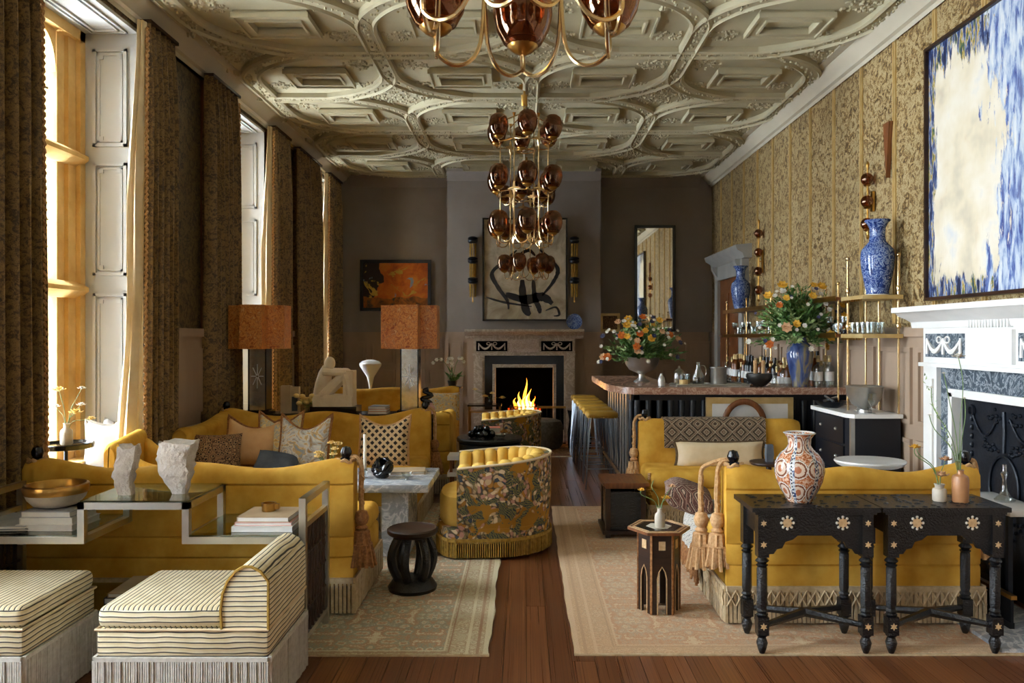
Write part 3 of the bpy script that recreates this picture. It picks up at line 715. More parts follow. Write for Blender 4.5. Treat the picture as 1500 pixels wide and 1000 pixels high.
# ================================================================== FIREPLACES
def swag_panel(mb, x0, x1, z0, z1, y):                 # garlands in relief (front of panel at y, facing -y)
    w = x1-x0
    for k in (0, 1):
        a, b = x0+.04+k*(w-.08)/2, x0+.04+(k+1)*(w-.08)/2
        mb.tube([(a+(b-a)*i/8, y-.008, z1-.04-(z1-z0)*.5*math.sin(PI*i/8)) for i in range(9)], .012, 6, rf=lambda t: .6+.9*math.sin(PI*t))
    for k in range(3):
        x = x0+.04+k*(w-.08)/2; mb.tube([(x, y-.008, z1-.03), (x, y-.008, z0+.02)], .012, 6, rf=lambda t: .7+.5*math.sin(t*9))
    for s in (-1, 1): mb.tube([((x0+x1)/2+s*.05+.028*math.cos(q), y-.008, z1-.04+.02*math.sin(q)) for q in [i*PI/5 for i in range(10)]], .006, 5, True)
def fireplace(label, loc, rz, mats, back=False):
    A, B, SL, PN = mats; t = thing('fireplace', label, 'fireplace', loc, rz)     # local: faces -y, wall at y=0
    hw = .78
    m = MB()
    for s in (-1, 1):
        x0, x1 = sorted((s*hw, s*(hw-.17))); m = MB().box(x0, x1, -.14, 0, 0, 1.31); m.box(x0-.01, x1+.01, -.16, 0, 0, .16)
        m.box(x0+.03, x1-.03, -.155, -.14, .22, 1.22); m.build('jamb', A, t)
    MB().box(-hw, hw, -.14, 0, 1.31, 1.56).box(-hw-.02, hw+.02, -.165, 0, 1.30, 1.325).build('frieze', A, t)
    for x0, x1 in ((-.74, -.26), (.26, .74)):
        p = MB().box(x0, x1, -.147, -.14, 1.365, 1.52).build('garland_panel', PN, t)
        g = MB(); swag_panel(g, x0, x1, 1.365, 1.52, -.147); g.build('garland', A, p)
    tb = MB().box(-.23, .23, -.165, -.14, 1.345, 1.54).build('centre_tablet', B, t)
    if back:
        cr = MB()
        for k in range(5):
            cx = -.17+k*.085; cr.tube([(cx+(.045-.005*q)*math.cos(q*.9), -.168, 1.44+(.07-.008*q)*math.sin(q*.9)) for q in range(8)], .008, 5)
        cr.build('carving', B, tb)
    if not back:
        fl = MB()
        for i in range(14): fl.box(-.20+i*.03, -.185+i*.03, -.17, -.14, 1.555, 1.60)
        fl.build('fluting', A, t)
    MB().prism([(0, 1.56), (-.155, 1.56), (-.165, 1.60), (-.20, 1.62), (-.25, 1.64), (-.27, 1.66), (-.30, 1.665), (-.30, 1.70), (0, 1.70)], -hw-.13, hw+.13, 'x').build('mantel_shelf', A, t)
    m = MB()
    for s in (-1, 1):
        x0, x1 = sorted((s*(hw-.17), s*(hw-.29))); m.box(x0, x1, -.11, -.02, 0, 1.16)
    m.box(-(hw-.17), hw-.17, -.11, -.02, 1.16, 1.30); m.build('slip', SL, t)
    m = MB()
    for s in (-1, 1):
        x0, x1 = sorted((s*(hw-.29), s*(hw-.335))); m.box(x0, x1, -.13, .03, 0, 1.14)
    m.box(-(hw-.29), hw-.29, -.13, .03, 1.115, 1.165); m.build('inner_frame', A, t)
    return t
fb = fireplace('brown veined marble fireplace with a lit fire at the far end', (0, 11.49, 0), 0, ('back_marble', 'carved_panel', 'black_gloss', 'soot'), True); fb.scale = (.94, 1, .945)
MB().box(-.47, .47, .40, .44, .0, 1.18).box(-.50, -.46, .02, .42, 0, 1.18).box(.46, .50, .02, .42, 0, 1.18).build('firebox', 'soot', fb)
fr = fireplace('white marble fireplace with garland panels and a cast iron fireback', (XR-.005, 4.58, 0), -PI/2, ('white_marble', 'white_marble', 'slip_marble', 'slip_marble'))
fi = MB().box(-.47, .47, -.06, -.02, 0, 1.12).build('fireback', 'iron', fr)
g = MB()
for s in (-1, 1):
    for i in range(15): g.ball((s*.33, -.065, .22+i*.055), .012, .014, .02, 8, 6)
    g.tube([(s*.33+.03*math.cos(q), -.07, 1.04+.03*math.sin(q)) for q in [i*PI/6 for i in range(12)]], .009, 5, True)
    g.tube([(s*(.06+.26*u), -.068, 1.02-.12*math.sin(PI*u)) for u in [i/8 for i in range(9)]], .007, 6)
    for i in range(14): g.ball((s*random.uniform(.03, .22), -.066, .84+random.uniform(-.03, .05)), .011, .011, .011, 7, 5)
    for i in range(9): g.ball((s*random.uniform(.02, .16), -.066, 1.02+random.uniform(-.03, .06)), .012, .011, .012, 7, 5)
    for i in range(12): g.ball((s*random.uniform(.02, .2), -.066, .38+random.uniform(-.05, .06)), .012, .011, .012, 7, 5)
g.tube([(.14*math.cos(q), -.068, .62+.18*math.sin(q)) for q in [i*PI/16 for i in range(32)]], .009, 6, True)
g.tube([(0, -.066, 1.06), (.01, -.068, .94), (0, -.066, .82)], .012, 6)
g.build('relief', 'iron', fi)
hearth = MB().box(XR-.62, XR-.18, 3.7, 5.42, 0, .03).build('hearth', 'grey_marble'); tag(hearth, 'grey marble hearth slab before the white fireplace', 'hearth')
# fire in the far grate
gt = thing('fire_grate', 'black iron fire grate with burning logs', 'grate', (0, 11.64, 0))
m = MB()
for x in (-.2, .2):
    for y in (-.1, .1): m.box(x-.012, x+.012, y-.012, y+.012, 0, .48)
for i in range(9): m.box(-.2+i*.05-.006, -.2+i*.05+.006, -.11, -.095, .36, .47)
m.box(-.22, .22, -.115, -.09, .36, .375).box(-.22, .22, -.115, -.09, .46, .475).box(-.22, .22, -.11, .11, .35, .37); m.build('basket', 'iron', gt)
for i, (x, y, a) in enumerate(((-.08, -.03, .2), (.08, .03, -.25), (0, .06, .05))):
    MB().tube([(x-.16*math.cos(a), y-.16*math.sin(a), .41+.05*(i == 2)), (x, y, .42+.05*(i == 2)), (x+.16*math.cos(a), y+.16*math.sin(a), .41+.05*(i == 2))], .038, 8).build('log', 'ember', gt)
fl = tag(bpy.data.objects.new('fire', None), 'orange flames burning in the far fireplace', 'fire', loc=(0, 11.60, .43)); COL.objects.link(fl)
def tongue(x, y, h, r, mat):
    ph = random.random()*6
    pts = [(x+.035*math.sin(u*5+ph)*u, y+.02*math.sin(u*4+ph), h*u) for u in [i/9 for i in range(10)]]
    MB().tube(pts, r, 8, rf=lambda t: max(.03, (1-t)**.8*(.5+1.6*t*(1-t)+.3)), flat=(1, .6)).build('flame', mat, fl)
for x, h, r in ((-.13, .17, .05), (-.06, .26, .055), (.01, .46, .055), (.07, .30, .06), (.13, .19, .045)): tongue(x, 0, h, r, 'flame')
for x, h, r in ((-.07, .15, .04), (-.01, .2, .04), (.05, .24, .045), (.1, .13, .04)): tongue(x, -.05, h, r, 'flame_hot')
pl = bpy.data.lights.new('fire_glow', 'POINT'); pl.energy = 1.5; pl.color = (1, .45, .12); pl.shadow_soft_size = .12
po = bpy.data.objects.new('fire_glow', pl); COL.objects.link(po); po.location = (0, 11.45, .72)

# ================================================================== RUGS
def rug(label, loc, hw, hl, mat, cat='rug'):
    t = thing('rug', label, cat, loc)
    m = MB(); n = 40; top = []; 
    def edge(i): return .004*math.sin(i*1.7)+.006*math.sin(i*.53)
    poly = [(-hw+edge(i)*.6, -hl+2*hl*i/n) for i in range(n+1)][::-1]+[(-hw+2*hw*i/n, -hl+edge(i+9)*.4) for i in range(1, n)]+[(hw+edge(i+20), -hl+2*hl*i/n) for i in range(n+1)]+[(hw-2*hw*i/n, hl+edge(i+31)*.4) for i in range(1, n)]
    m.prism(poly, .001, .011); m.build('pile', mat, t)
    f = MB()
    for s in (-1, 1):
        f.box(-hw, hw, s*hl-.012, s*hl+.012, .001, .009)
    f.build('selvedge', 'fringe_cream', t); return t
rug('worn beige and rust oriental rug under the left seating', (-1.265, 5.36, 0), 1.1, 1.67, 'rug_left')
rug('pale peach oriental rug under the right seating', (1.355, 5.30, 0), 1.12, 1.60, 'rug_right')
rug('small dark red rug in front of the far fire', (.05, 10.35, 0), 1.0, .55, 'rug_far')

# ================================================================== SOFAS
def fringe_strip(mb, p0, p1, z0, z1, step=.022, w=.008, band=.03):
    a, b = Vector(p0), Vector(p1); d = b-a; L = d.length; d.normalize(); nr = Vector((d.y, -d.x)); n = int(L/step)
    q = lambda p, o, z: (p.x+nr.x*o, p.y+nr.y*o, z)
    def bx(pa, pb, o0, o1, za, zb): 
        v = [q(pa, o0, za), q(pb, o0, za), q(pb, o1, za), q(pa, o1, za), q(pa, o0, zb), q(pb, o0, zb), q(pb, o1, zb), q(pa, o1, zb)]
        mb.add(v, [(0,3,2,1),(4,5,6,7),(0,1,5,4),(1,2,6,5),(2,3,7,6),(3,0,4,7)])
    bx(a, b, 0, .012, z1-band, z1)
    for i in range(n+1):
        c = a+d*(L*i/n if n else 0); j = random.uniform(-.003, .003)
        bx(c-d*w, c+d*w, .001+j, .012+j, z0, z1-band)
def lattice_strip(mb, p0, p1, z0, z1, step=.045):
    a, b = Vector(p0), Vector(p1); d = b-a; L = d.length; d.normalize(); nr = Vector((d.y, -d.x)); n = int(L/step)
    for i in range(n):
        for s in (0, 1):
            c0, c1 = a+d*(L*(i+s)/n), a+d*(L*(i+1-s)/n)
            pts = [(c0.x+(c1.x-c0.x)*u+nr.x*.016, c0.y+(c1.y-c0.y)*u+nr.y*.016, z1+(z0-z1)*u) for u in (0, .5, 1)]
            mb.tube(pts, .005, 4)
def tassel(parent, x, y, z, L, mat, cordmat='rope', sz=1.0):
    g = MB()
    g.tube([(x, y, z), (x+.004, y, z-L*.2), (x, y, z-L*.42)], .011*sz, 6); g.tube([(x+.01*math.cos(u*20), y+.01*math.sin(u*20), z-L*.42*u) for u in [i/24 for i in range(25)]], .006*sz, 5)
    o = g.build('tassel', cordmat, parent)
    h = MB().lathe([(.004, 0), (.022, -.012), (.03, -.045), (.024, -.075), (.016, -.085), (.026, -.1), (.02, -.112), (.012, -.115)], 12, (x, y, z-L*.40)); 
    h.v = [(x+(a-x)*sz, y+(b-y)*sz, c) for a, b, c in h.v]; h.build('tassel_head', mat, o)
    s = MB(); zt, zb = z-L*.40-.108, z-L
    s.lathe([(.012*sz, 0), (.03*sz, -.01), (.036*sz, (zb-zt)*.45), (.04*sz, (zb-zt)*.5), (.05*sz, (zb-zt))], 20, (x, y, zt), flute=.10, fn=10)
    for i in range(12):
        q = 2*PI*i/12; s.tube([(x+.036*sz*math.cos(q), y+.036*sz*math.sin(q), zt+(zb-zt)*.42), (x+.056*sz*math.cos(q), y+.056*sz*math.sin(q), zb-.012+random.uniform(-.01, .01))], .008*sz, 5)
    s.tube([(x+.04*sz*math.cos(i*PI/8), y+.04*sz*math.sin(i*PI/8), zt+(zb-zt)*.42) for i in range(16)], .006, 5, True)
    s.build('tassel_skirt', mat, o); return o
def slab(u0, u1, n, zt, prof_r, y0, y1, zb, grooves=(), axis='x', lean=0):
    """upright upholstered slab running along x (or y) whose top edge follows zt(u)"""
    rings = []; th = y1-y0
    for i in range(n+1):
        u = u0+(u1-u0)*i/n; z = zt((u-u0)/(u1-u0)); r = min(prof_r, th*.49); k = 1
        end = min(i, n-i); ins = (.02, .006, 0)[end] if end < 3 else 0
        o = [(y1-ins, zb)]
        for gz in grooves: o += [(y1-ins, gz-.012), (y1-ins-.009, gz), (y1-ins+.002, gz+.012)]
        o += [(y1-ins, z-r)]+[(y1-ins-r+r*math.cos(a), z-r-ins+r*math.sin(a)) for a in (PI/8, PI/4, 3*PI/8, PI/2)]
        o += [(y0+ins+r-r*math.sin(a), z-r-ins+r*math.cos(a)) for a in (0, PI/8, PI/4, 3*PI/8, PI/2)]+[(y0+ins, zb)]
        uu = u + (ins if i < n/2 else -ins)*0
        f = lambda a, b: a+lean*max(0, b-zb)
        rings.append([(uu, f(a, b), b) if axis == 'x' else (f(a, b), uu, b) for a, b in o])
    return MB().loft(rings, True, True)
def sofa(label, loc, rz, W, D, H, arms='', tass=(), wave=.03, bth=.15, fr='fringe_cream', lattice=False, seat=.45, armH=None, group='mustard velvet sofas', tmat='tassel_brown', tl=.5, fin=(-1, 1), boxy=False, skirt=.2):
    t = thing('sofa', label, 'sofa', loc, rz, group); hw, hd = W/2, D/2
    MB().rbox(-hw, hw, -hd+.02, hd-.02, skirt-.06, .335, .025).build('base', 'velvet', t)
    x0 = -hw+(.14 if 'L' in arms else 0); x1 = hw-(.14 if 'R' in arms else 0)
    MB().rbox(x0, x1, -hd-.01, hd-bth+.01, .32, seat, .05, 4).build('seat_cushion', 'velvet', t)
    zt = (lambda u: H) if boxy else (lambda u: H-.015+wave*math.cos(4*PI*u)*.6+wave*.9*math.cos(2*PI*(u-.5))*-.4)
    gr = (skirt+.10, skirt+.21, H-.12)
    slab(-hw, hw, 36, zt, .06, hd-bth, hd, skirt-.02, gr).build('back', 'velvet', t)
    for s, c in ((-1, 'L'), (1, 'R')):
        if c in arms:
            aH = armH or H
            za = lambda u: aH-.03+.05*u*u-.03*math.sin(PI*u)
            o = slab(-hd-.01, hd-bth, 16, za, .06, *((-hw, -hw+.15) if s < 0 else (hw-.15, hw)), skirt-.02, (), 'y'); o.build('arm', 'velvet', t)
        
    f = MB(); e = .006
    cs = [(-hw-e, -hd), (hw+e, -hd), (hw+e, hd), (-hw-e, hd)]
    for i in range(4):
        fringe_strip(f, cs[i], cs[(i+1) % 4], .012, skirt)
        if lattice: lattice_strip(f, cs[i], cs[(i+1) % 4], skirt-.10, skirt-.02)
    f.build('fringe', fr, t, kind='stuff')
    MB().box(-hw+.03, hw-.03, -hd+.04, hd-.04, .012, skirt-.05).build('plinth', 'dark_wood', t)
    for s in fin:
        x = s*(hw-.05); z = H+wave*.3-.02
        MB().lathe([(.035, 0), (.038, .02), (.024, .03), (.03, .045), (.032, .06), (.022, .085), (0, .092)], 14, (x, hd-bth/2, z)).build('finial', 'black_gloss', t)
        MB().tube([(x+.042*math.cos(q)*(1+.15*math.sin(q*9)), hd-bth/2+.042*math.sin(q), z+.012+.008*math.sin(q*5)) for q in [i*PI/12 for i in range(24)]], .011, 6, True).build('rope', 'rope', t)
    for sx, dx, dy, L in tass:
        x = sx*(hw+dx); y = hd-bth/2+dy; z = H+.0
        MB().tube(spline([(sx*(hw-.05), hd-bth/2, z+.02), (sx*(hw-.0), y*.5+(hd-bth/2)*.5, z+.025), (sx*(hw+dx*.9), y, z-.02), (x, y, z-.08)], 5), .013, 6).build('rope', 'rope', t)
        tassel(t, x, y, z-.06, L, tmat, sz=1.35)
    return t
sA = sofa('mustard velvet sofa seen from behind, in front of the stepped chrome shelf', (-1.81, 4.60, 0.012), PI, 1.78, .80, .81, '', ((-1, .035, .0, .50),), tmat='tassel_brown', wave=.04, fin=(-1, 1))
sB = sofa('mustard velvet sofa with a row of scatter cushions facing the marble table', (-1.76, 6.50, 0.012), 0, 1.86, 1.08, .83, 'L', ((1, .035, .02, .48),), wave=.05)
sD = sofa('mustard velvet sofa backing onto the lamp console, facing the fire', (-1.67, 7.86, 0), PI, 1.92, .86, .78, 'L', (), wave=.02, fin=(1,))
sE = sofa('mustard velvet sofa in the dim far corner by the last window', (-1.755, 10.05, 0), 0, 1.78, .85, .84, '', (), wave=.03, fin=())
sF = sofa('mustard velvet sofa seen from behind, beyond the black carved tables', (1.71, 4.50, 0.012), PI, 1.32, .88, .81, '', ((1, .03, -.01, .46), (1, .105, -.06, .48), (-1, .03, -.03, .42)), lattice=True, wave=.035, tmat='tassel_tan', skirt=.2)
sG = sofa('armless mustard velvet sofa in front of the bar with a long cream bolster', (1.63, 6.34, 0.012), 0, 1.34, .66, .80, '', ((-1, .04, .0, .45),), lattice=True, boxy=True, tmat='tassel_tan', fin=(-1,))
tassel(sG, -.67, -.31, .44, .12, 'velvet', 'rope', .8)
# armchair by the window
ac = thing('armchair', 'mustard velvet armchair tucked beneath the window beside the pale pillows', 'armchair', (-2.54, 5.30, 0.0), PI/2); ac.scale = (.62, .62, 1)
MB().rbox(-.36, .36, -.30, .28, .14, .33, .03).build('base', 'velvet', ac)
MB().rbox(-.24, .24, -.33, .18, .32, .45, .04).build('seat_cushion', 'velvet', ac)
slab(-.36, .36, 24, lambda u: .80+.06*u, .06, .16, .31, .16).build('back', 'velvet', ac)
for s in (-1, 1): slab(-.30, .18, 14, lambda u: .66+.16*u*u, .06, *sorted((s*.36, s*.23)), .16, (), 'y').build('arm', 'velvet', ac)
MB().box(-.33, .33, -.27, .25, 0, .15).build('plinth', 'dark_wood', ac)
# ================================================================== BARREL CHAIRS
def barrel(label, loc, rz, sc=1.0):
    t = thing('barrel_chair', label, 'armchair', loc, rz, 'barrel chairs in floral tapestry'); R, th = .40, .085
    def plan(r, n=40):      # U plan open to -y: straight sides then half circle
        pts = [(-r, -.26+(.26)*i/6) for i in range(6)]+[(r*math.cos(PI-PI*i/n), r*1.02*math.sin(PI-PI*i/n)) for i in range(n+1)]+[(r, -.26*(i+1)/6) for i in range(6)]
        return pts
    po, pi_ = plan(R), plan(R-th); N = len(po)
    def top(i): u = abs(i/(N-1)-.5)*2; return .66-.055*u**2
    rings = []
    for i in range(N):
        a, b = po[i], pi_[i]; z = top(i)
        rings.append([(a[0]*.93, a[1]*.93, .12), (a[0], a[1], .35), (a[0], a[1], z-.02), (a[0]*.985+b[0]*.015, a[1]*.985+b[1]*.015, z), (b[0], b[1], z-.012), (b[0], b[1], .12)])
    MB().loft(rings, True, True).build('shell', 'tapestry', t)
    MB().tube([(po[i][0]*.995, po[i][1]*.995, top(i)) for i in range(N)], .009, 6).build('piping', 'cream_silk', t)
    nch = 16; pts = pi_; Ls = [0]
    for i in range(1, N): Ls.append(Ls[-1]+math.dist(pts[i], pts[i-1]))
    def at(s):
        for i in range(1, N):
            if Ls[i] >= s: f = (s-Ls[i-1])/max(1e-9, Ls[i]-Ls[i-1]); return (pts[i-1][0]+(pts[i][0]-pts[i-1][0])*f, pts[i-1][1]+(pts[i][1]-pts[i-1][1])*f, i-1+f)
        return (*pts[-1], N-1)
    for k in range(nch):
        x, y, ii = at(Ls[-1]*(k+.5)/nch); w = Ls[-1]/nch/2*1.03; z = top(ii)+.012
        MB().lathe([(w*.7, .38), (w, .42), (w, z-.05), (w*.93, z-.018), (w*.65, z-.002), (0, z+.004)], 14, (x*.985, y*.985, 0)).build('channel', 'velvet_light', t)
    seat = [(-R+th, .1)]+[(q[0]*1.0, q[1]) for q in [( (R-th)*math.cos(PI-PI*i/12), (R-th)*math.sin(PI-PI*i/12)) for i in range(13)]]+[(R-th, .1), (R-th, -.28)]+[(.315*math.cos(-PI*i/10), -.28+.11*math.sin(-PI*i/10)) for i in range(1, 10)]+[(-R+th, -.28)]
    m = MB(); rg = []
    for z, k in ((.20, .97), (.22, 1), (.36, 1), (.395, .97), (.405, .9)): rg.append([(p[0]*k, p[1]*k, z) for p in seat])
    m.loft(rg, True, True); m.build('seat_cushion', 'velvet_light', t)
    base = [(p[0]*1.0, p[1]*1.0) for p in plan(R*.97)]+[(.35*math.cos(-PI*i/10)*1.1, -.27+.13*math.sin(-PI*i/10)) for i in range(1, 10)]
    MB().prism(base, .10, .20).build('base', 'tapestry', t)
    f = MB(); P = base+[base[0]]
    for a, b in zip(P[:-1], P[1:]): fringe_strip(f, (b[0]*1.01, b[1]*1.01), (a[0]*1.01, a[1]*1.01), .012, .135, .012, .004, .02)
    f.build('fringe', 'fringe_gold', t, kind='stuff'); t.scale = (sc,)*3
    return t
barrel('yellow channel-tufted barrel chair in floral tapestry, standing across the rug edge', (-.215, 5.65, 0.012), -PI/2+.06)
barrel('yellow channel-tufted barrel chair near the far fire behind the black round table', (-.22, 8.78, 0), -PI/2+.05)
# ================================================================== STRIPED SEATS
def striped(name, label, cat, loc, L, Wd, backrest):
    t = thing(name, label, cat, loc)      # local x: length (front at -x), y: width
    hx, hy = L/2, Wd/2
    sl = hx-.17 if backrest else hx
    MB().rbox(-hx, hx, -hy, hy, .255, .362, .015, 2).build('base', 'stripe_ticking', t)
    MB().rbox(-hx, sl, -hy, hy, .362, .447, .03, 3, .0).build('seat_cushion', 'stripe_ticking', t)
    MB().tube([(-hx, -hy-.002, .362), (hx, -hy-.002, .362), (hx+.002, hy, .362), (-hx, hy, .362)], .006, 5, True).build('piping', 'cream_silk', t)
    if backrest:
        P = [(sl-.01, .36), (sl-.015, .44), (sl-.008, .50), (sl+.012, .55), (sl+.045, .59), (sl+.075, .607), (sl+.105, .606), (sl+.14, .588), (hx, .55), (hx, .36)]
        P = [(a, b) for a, b in P]; rings = []
        for y, ins in ((-hy+.012, .012), (-hy, 0), (0, 0), (hy, 0), (hy-.012, .012)):
            cx, cz = hx-.07, .5; rings.append([(cx+(a-cx)*(1-ins*4), y, cz+(b-cz)*(1-ins*4)) for a, b in P])
        MB().loft([[r for r in ring] for ring in (rings[0], rings[1], rings[3], rings[4])][1:3], True, False).build('backrest', 'stripe_ticking', t)
        MB().tube([(a, -hy-.001, b) for a, b in P], .006, 5).build('back_piping', 'fringe_gold', t)
    f = MB(); cs = [(-hx, -hy), (hx, -hy), (hx, hy), (-hx, hy)]
    for i in range(4): fringe_strip(f, cs[i], cs[(i+1) % 4], .01, .257, .009, .0032, .016)
    f.build('fringe', 'fringe_grey', t, kind='stuff')
    MB().box(-hx+.03, hx-.03, -hy+.03, hy-.03, 0, .25).build('plinth', 'fringe_grey', t)
    return t
striped('slipper_chair', 'striped ticking slipper chair with rolled back and grey fringe skirt', 'chair', (-1.33, 3.31, 0), .67, .52, True)
striped('ottoman', 'striped ticking ottoman without a back, with a grey fringe skirt', 'ottoman', (-2.28, 3.31, 0), .66, .52, False)
# ================================================================== STEPPED CHROME SHELF
st = thing('stepped_shelf', 'stepped chrome and glass shelf behind the mustard sofa', 'shelf', (-1.827, 3.88, .012))
x0, x1, t0, t1, zl, zh, yn, yf, tk = -.793, .793, -.255, .265, .555, .715, -.21, .21, .032
m = MB()
for y in (yn, yf):
    ya, yb = y-.016, y+.016
    m.box(x0, t0+tk, ya, yb, zl-tk, zl).box(t0, t0+tk, ya, yb, zl, zh).box(t0, t1, ya, yb, zh-tk, zh).box(t1-tk, t1, ya, yb, zl, zh).box(t1-tk, x1, ya, yb, zl-tk, zl)
for x, z in ((x0+.0, zl), (t0, zl), (t0, zh), (t1-tk, zh), (t1-tk, zl)): m.box(x, x+tk, yn, yf, z-tk, z)
m.build('frame', 'chrome', st)
for a, b, z in ((x0+.02, t0, zl), (t0+.01, t1-.01, zh), (t1, x1-.02, zl)): MB().box(a, b, yn-.01, yf+.01, z+.001, z+.009).build('glass_shelf', 'shelf_glass', st)
MB().box(x0+.03, x1-.03, yn, yf, .2, .208).build('glass_shelf', 'shelf_glass', st)
MB().box(x0, x1, yn-.01, yn+.015, .175, .2).box(x0, x1, yf-.015, yf+.01, .175, .2).build('rail', 'black_metal', st)
for x in (x0, x1):
    e = MB()
    for y in (yn, yf): e.box(x-.016, x+.016, y-.016, y+.016, 0, .735)
    e.box(x-.016, x+.016, yn, yf, .705, .735).box(x-.012, x+.012, yn, yf, .59, .615).box(x-.012, x+.012, yn, yf, .06, .085)
    p = e.build('end_frame', 'chrome', st)
    for i in range(7):
        y = yn+.055+i*.052; MB().tube([(x, y, .08+.52*k/24) for k in range(25)], .009, 6, rf=lambda u: 1.0+(.35 if int(u*24) % 4 == 0 else 0)).build('bamboo_cane', 'dark_wood', p)
    l = MB()
    for z in (.2, .33, .46): l.tube([(x, yn, z), (x, yf, z)], .007, 6)
    l.build('crossbar', 'dark_wood', p)
# ================================================================== MARBLE COFFEE TABLE, STOOL, ROUND TABLE
mt = thing('coffee_table', 'grey marble coffee table on slab legs between two mustard sofas', 'table', (-1.25, 5.50, 0.012))
MB().rbox(-.62, .62, -.34, .34, .46, .515, .008, 2).build('table_top', 'grey_marble', mt)
for x in (-.40, .38): MB().box(x-.09, x+.09, -.22, .22, 0.012, .46).build('leg', 'grey_marble', mt)
ds = thing('drum_stool', 'dark carved wooden drum stool on the beige rug', 'stool', (-.66, 4.64, 0.012))
MB().lathe([(.10, .31), (.138, .325), (.148, .335), (.15, .355), (.14, .362), (.128, .352), (0, .35)], 28).build('seat', 'dark_wood', ds)
for i in range(6):
    a = 2*PI*i/6+.3; MB().tube([((.075+.05*math.sin(PI*u))*math.cos(a), (.075+.05*math.sin(PI*u))*math.sin(a), .05+.27*u) for u in [k/8 for k in range(9)]], .026, 8).build('leg', 'black_wood', ds)
MB().lathe([(.14, 0), (.145, .02), (.12, .055), (.09, .07), (0, .072)], 28).build('base', 'black_wood', ds)
rt = thing('round_table', 'black carved round low table in front of the second barrel chair', 'table', (-.33, 7.45, 0)); rt.scale = (.92, .92, 1)
MB().lathe([(.30, .50), (.335, .515), (.34, .54), (.33, .552), (0, .556)], 40).build('table_top', 'black_wood', rt)
MB().lathe([(.30, .34), (.31, .50)], 40, flute=.02, fn=40).build('apron', 'black_wood', rt)
for i in range(6):
    a = 2*PI*i/6; MB().lathe([(.02, 0), (.03, .05), (.018, .12), (.032, .2), (.022, .28), (.03, .36)], 10, (.26*math.cos(a), .26*math.sin(a), 0)).build('leg', 'black_wood', rt)
# ================================================================== BLACK CARVED TABLES
def star(mb, x, z, y, r, n=6, k=.5):
    mb.prism([(x+(r if i % 2 == 0 else r*k)*math.cos(PI*i/n+PI/2), z+(r if i % 2 == 0 else r*k)*math.sin(PI*i/n+PI/2)) for i in range(2*n)], y-.004, y+.002, 'y')
def carved_table(label, loc):
    t = thing('carved_table', label, 'table', loc, 0, 'pair of black carved inlaid tables'); hx, hy, H = .262, .143, .69
    MB().box(-hx-.038, hx+.038, -hy-.02, hy+.02, H-.022, H).box(-hx-.022, hx+.022, -hy-.012, hy+.012, H-.034, H-.022).build('table_top', 'black_wood', t)
    m = MB()
    for i in range(60): m.ball((random.uniform(-hx, hx), random.uniform(-hy, hy), H), random.uniform(.008, .022), random.uniform(.006, .012), .0035, 7, 4)
    m.build('carving', 'black_gloss', t, kind='stuff')
    MB().box(-hx+.02, hx-.02, -hy+.004, -hy+.026, H-.135, H-.03).box(-hx+.02, hx-.02, hy-.026, hy-.004, H-.135, H-.03).box(-hx+.004, -hx+.026, -hy+.02, hy-.02, H-.135, H-.03).box(hx-.026, hx-.004, -hy+.02, hy-.02, H-.135, H-.03).build('apron', 'black_wood', t)
    for s in (-1, 1):
        MB().prism([(s*(hx-.03), H-.13), (s*(hx-.03), H-.225), (s*(hx-.07), H-.222), (s*(hx-.085), H-.2), (s*(hx-.11), H-.195), (s*(hx-.125), H-.165), (s*(hx-.16), H-.155), (s*(hx-.19), H-.13)], -hy+.008, -hy+.022, 'y').build('bracket', 'black_wood', t)
    for sx in (-1, 1):
        for sy in (-1, 1):
            x, y = sx*(hx-.018), sy*(hy-.018); q = .026
            m = MB().box(x-q, x+q, y-q, y+q, H-.235, H-.03).box(x-q, x+q, y-q, y+q, .09, .175)
            m.lathe([(.012, .0), (.02, .02), (.027, .05), (.018, .075), (.026, .085), (.02, .09)], 12, (x, y, 0))
            m.lathe([(.02, .175), (.028, .182), (.02, .19), (.027, .20), (.02, .21), (.021, .215), (.024, .23), (.024, H-.29), (.02, H-.285), (.028, H-.275), (.018, H-.268), (.032, H-.255), (.018, H-.238)], 12, (x, y, 0), flute=.05, fn=6)
            lg = m.build('leg', 'black_wood', t)
            if sy < 0:
                
                for zz, rr in ((H-.075, .015), (H-.175, .016), (.132, .017)): s = MB(); star(s, x, zz, y-q, rr); s.build('inlay_star', 'inlay', lg)
    for x in (-.13, .13):
        s = MB(); star(s, x, H-.075, -hy+.003, .026, 8, .7); f = s.build('inlay_flower', 'inlay', t)
        s = MB()
        for i in range(8): s.ball((x+.028*math.cos(i*PI/4), -hy+.002, H-.075+.028*math.sin(i*PI/4)), .007, .004, .007, 6, 4)
        s.build('inlay_petal', 'pearl', f)
    for sx in (-1, 1):
        MB().tube([(sx*(hx-.03), -hy+.02, .13), (0, 0, .15), (-sx*(hx-.03), hy-.02, .13)], .018, 6, rf=lambda u: .75+.5*math.sin(PI*u)).build('stretcher', 'black_wood', t)
    return t
carved_table('black carved table with star inlay carrying the painted round vase', (1.363, 3.82, 0.0125))
carved_table('black carved table with star inlay carrying two small flower bottles', (1.971, 3.82, 0.0125))
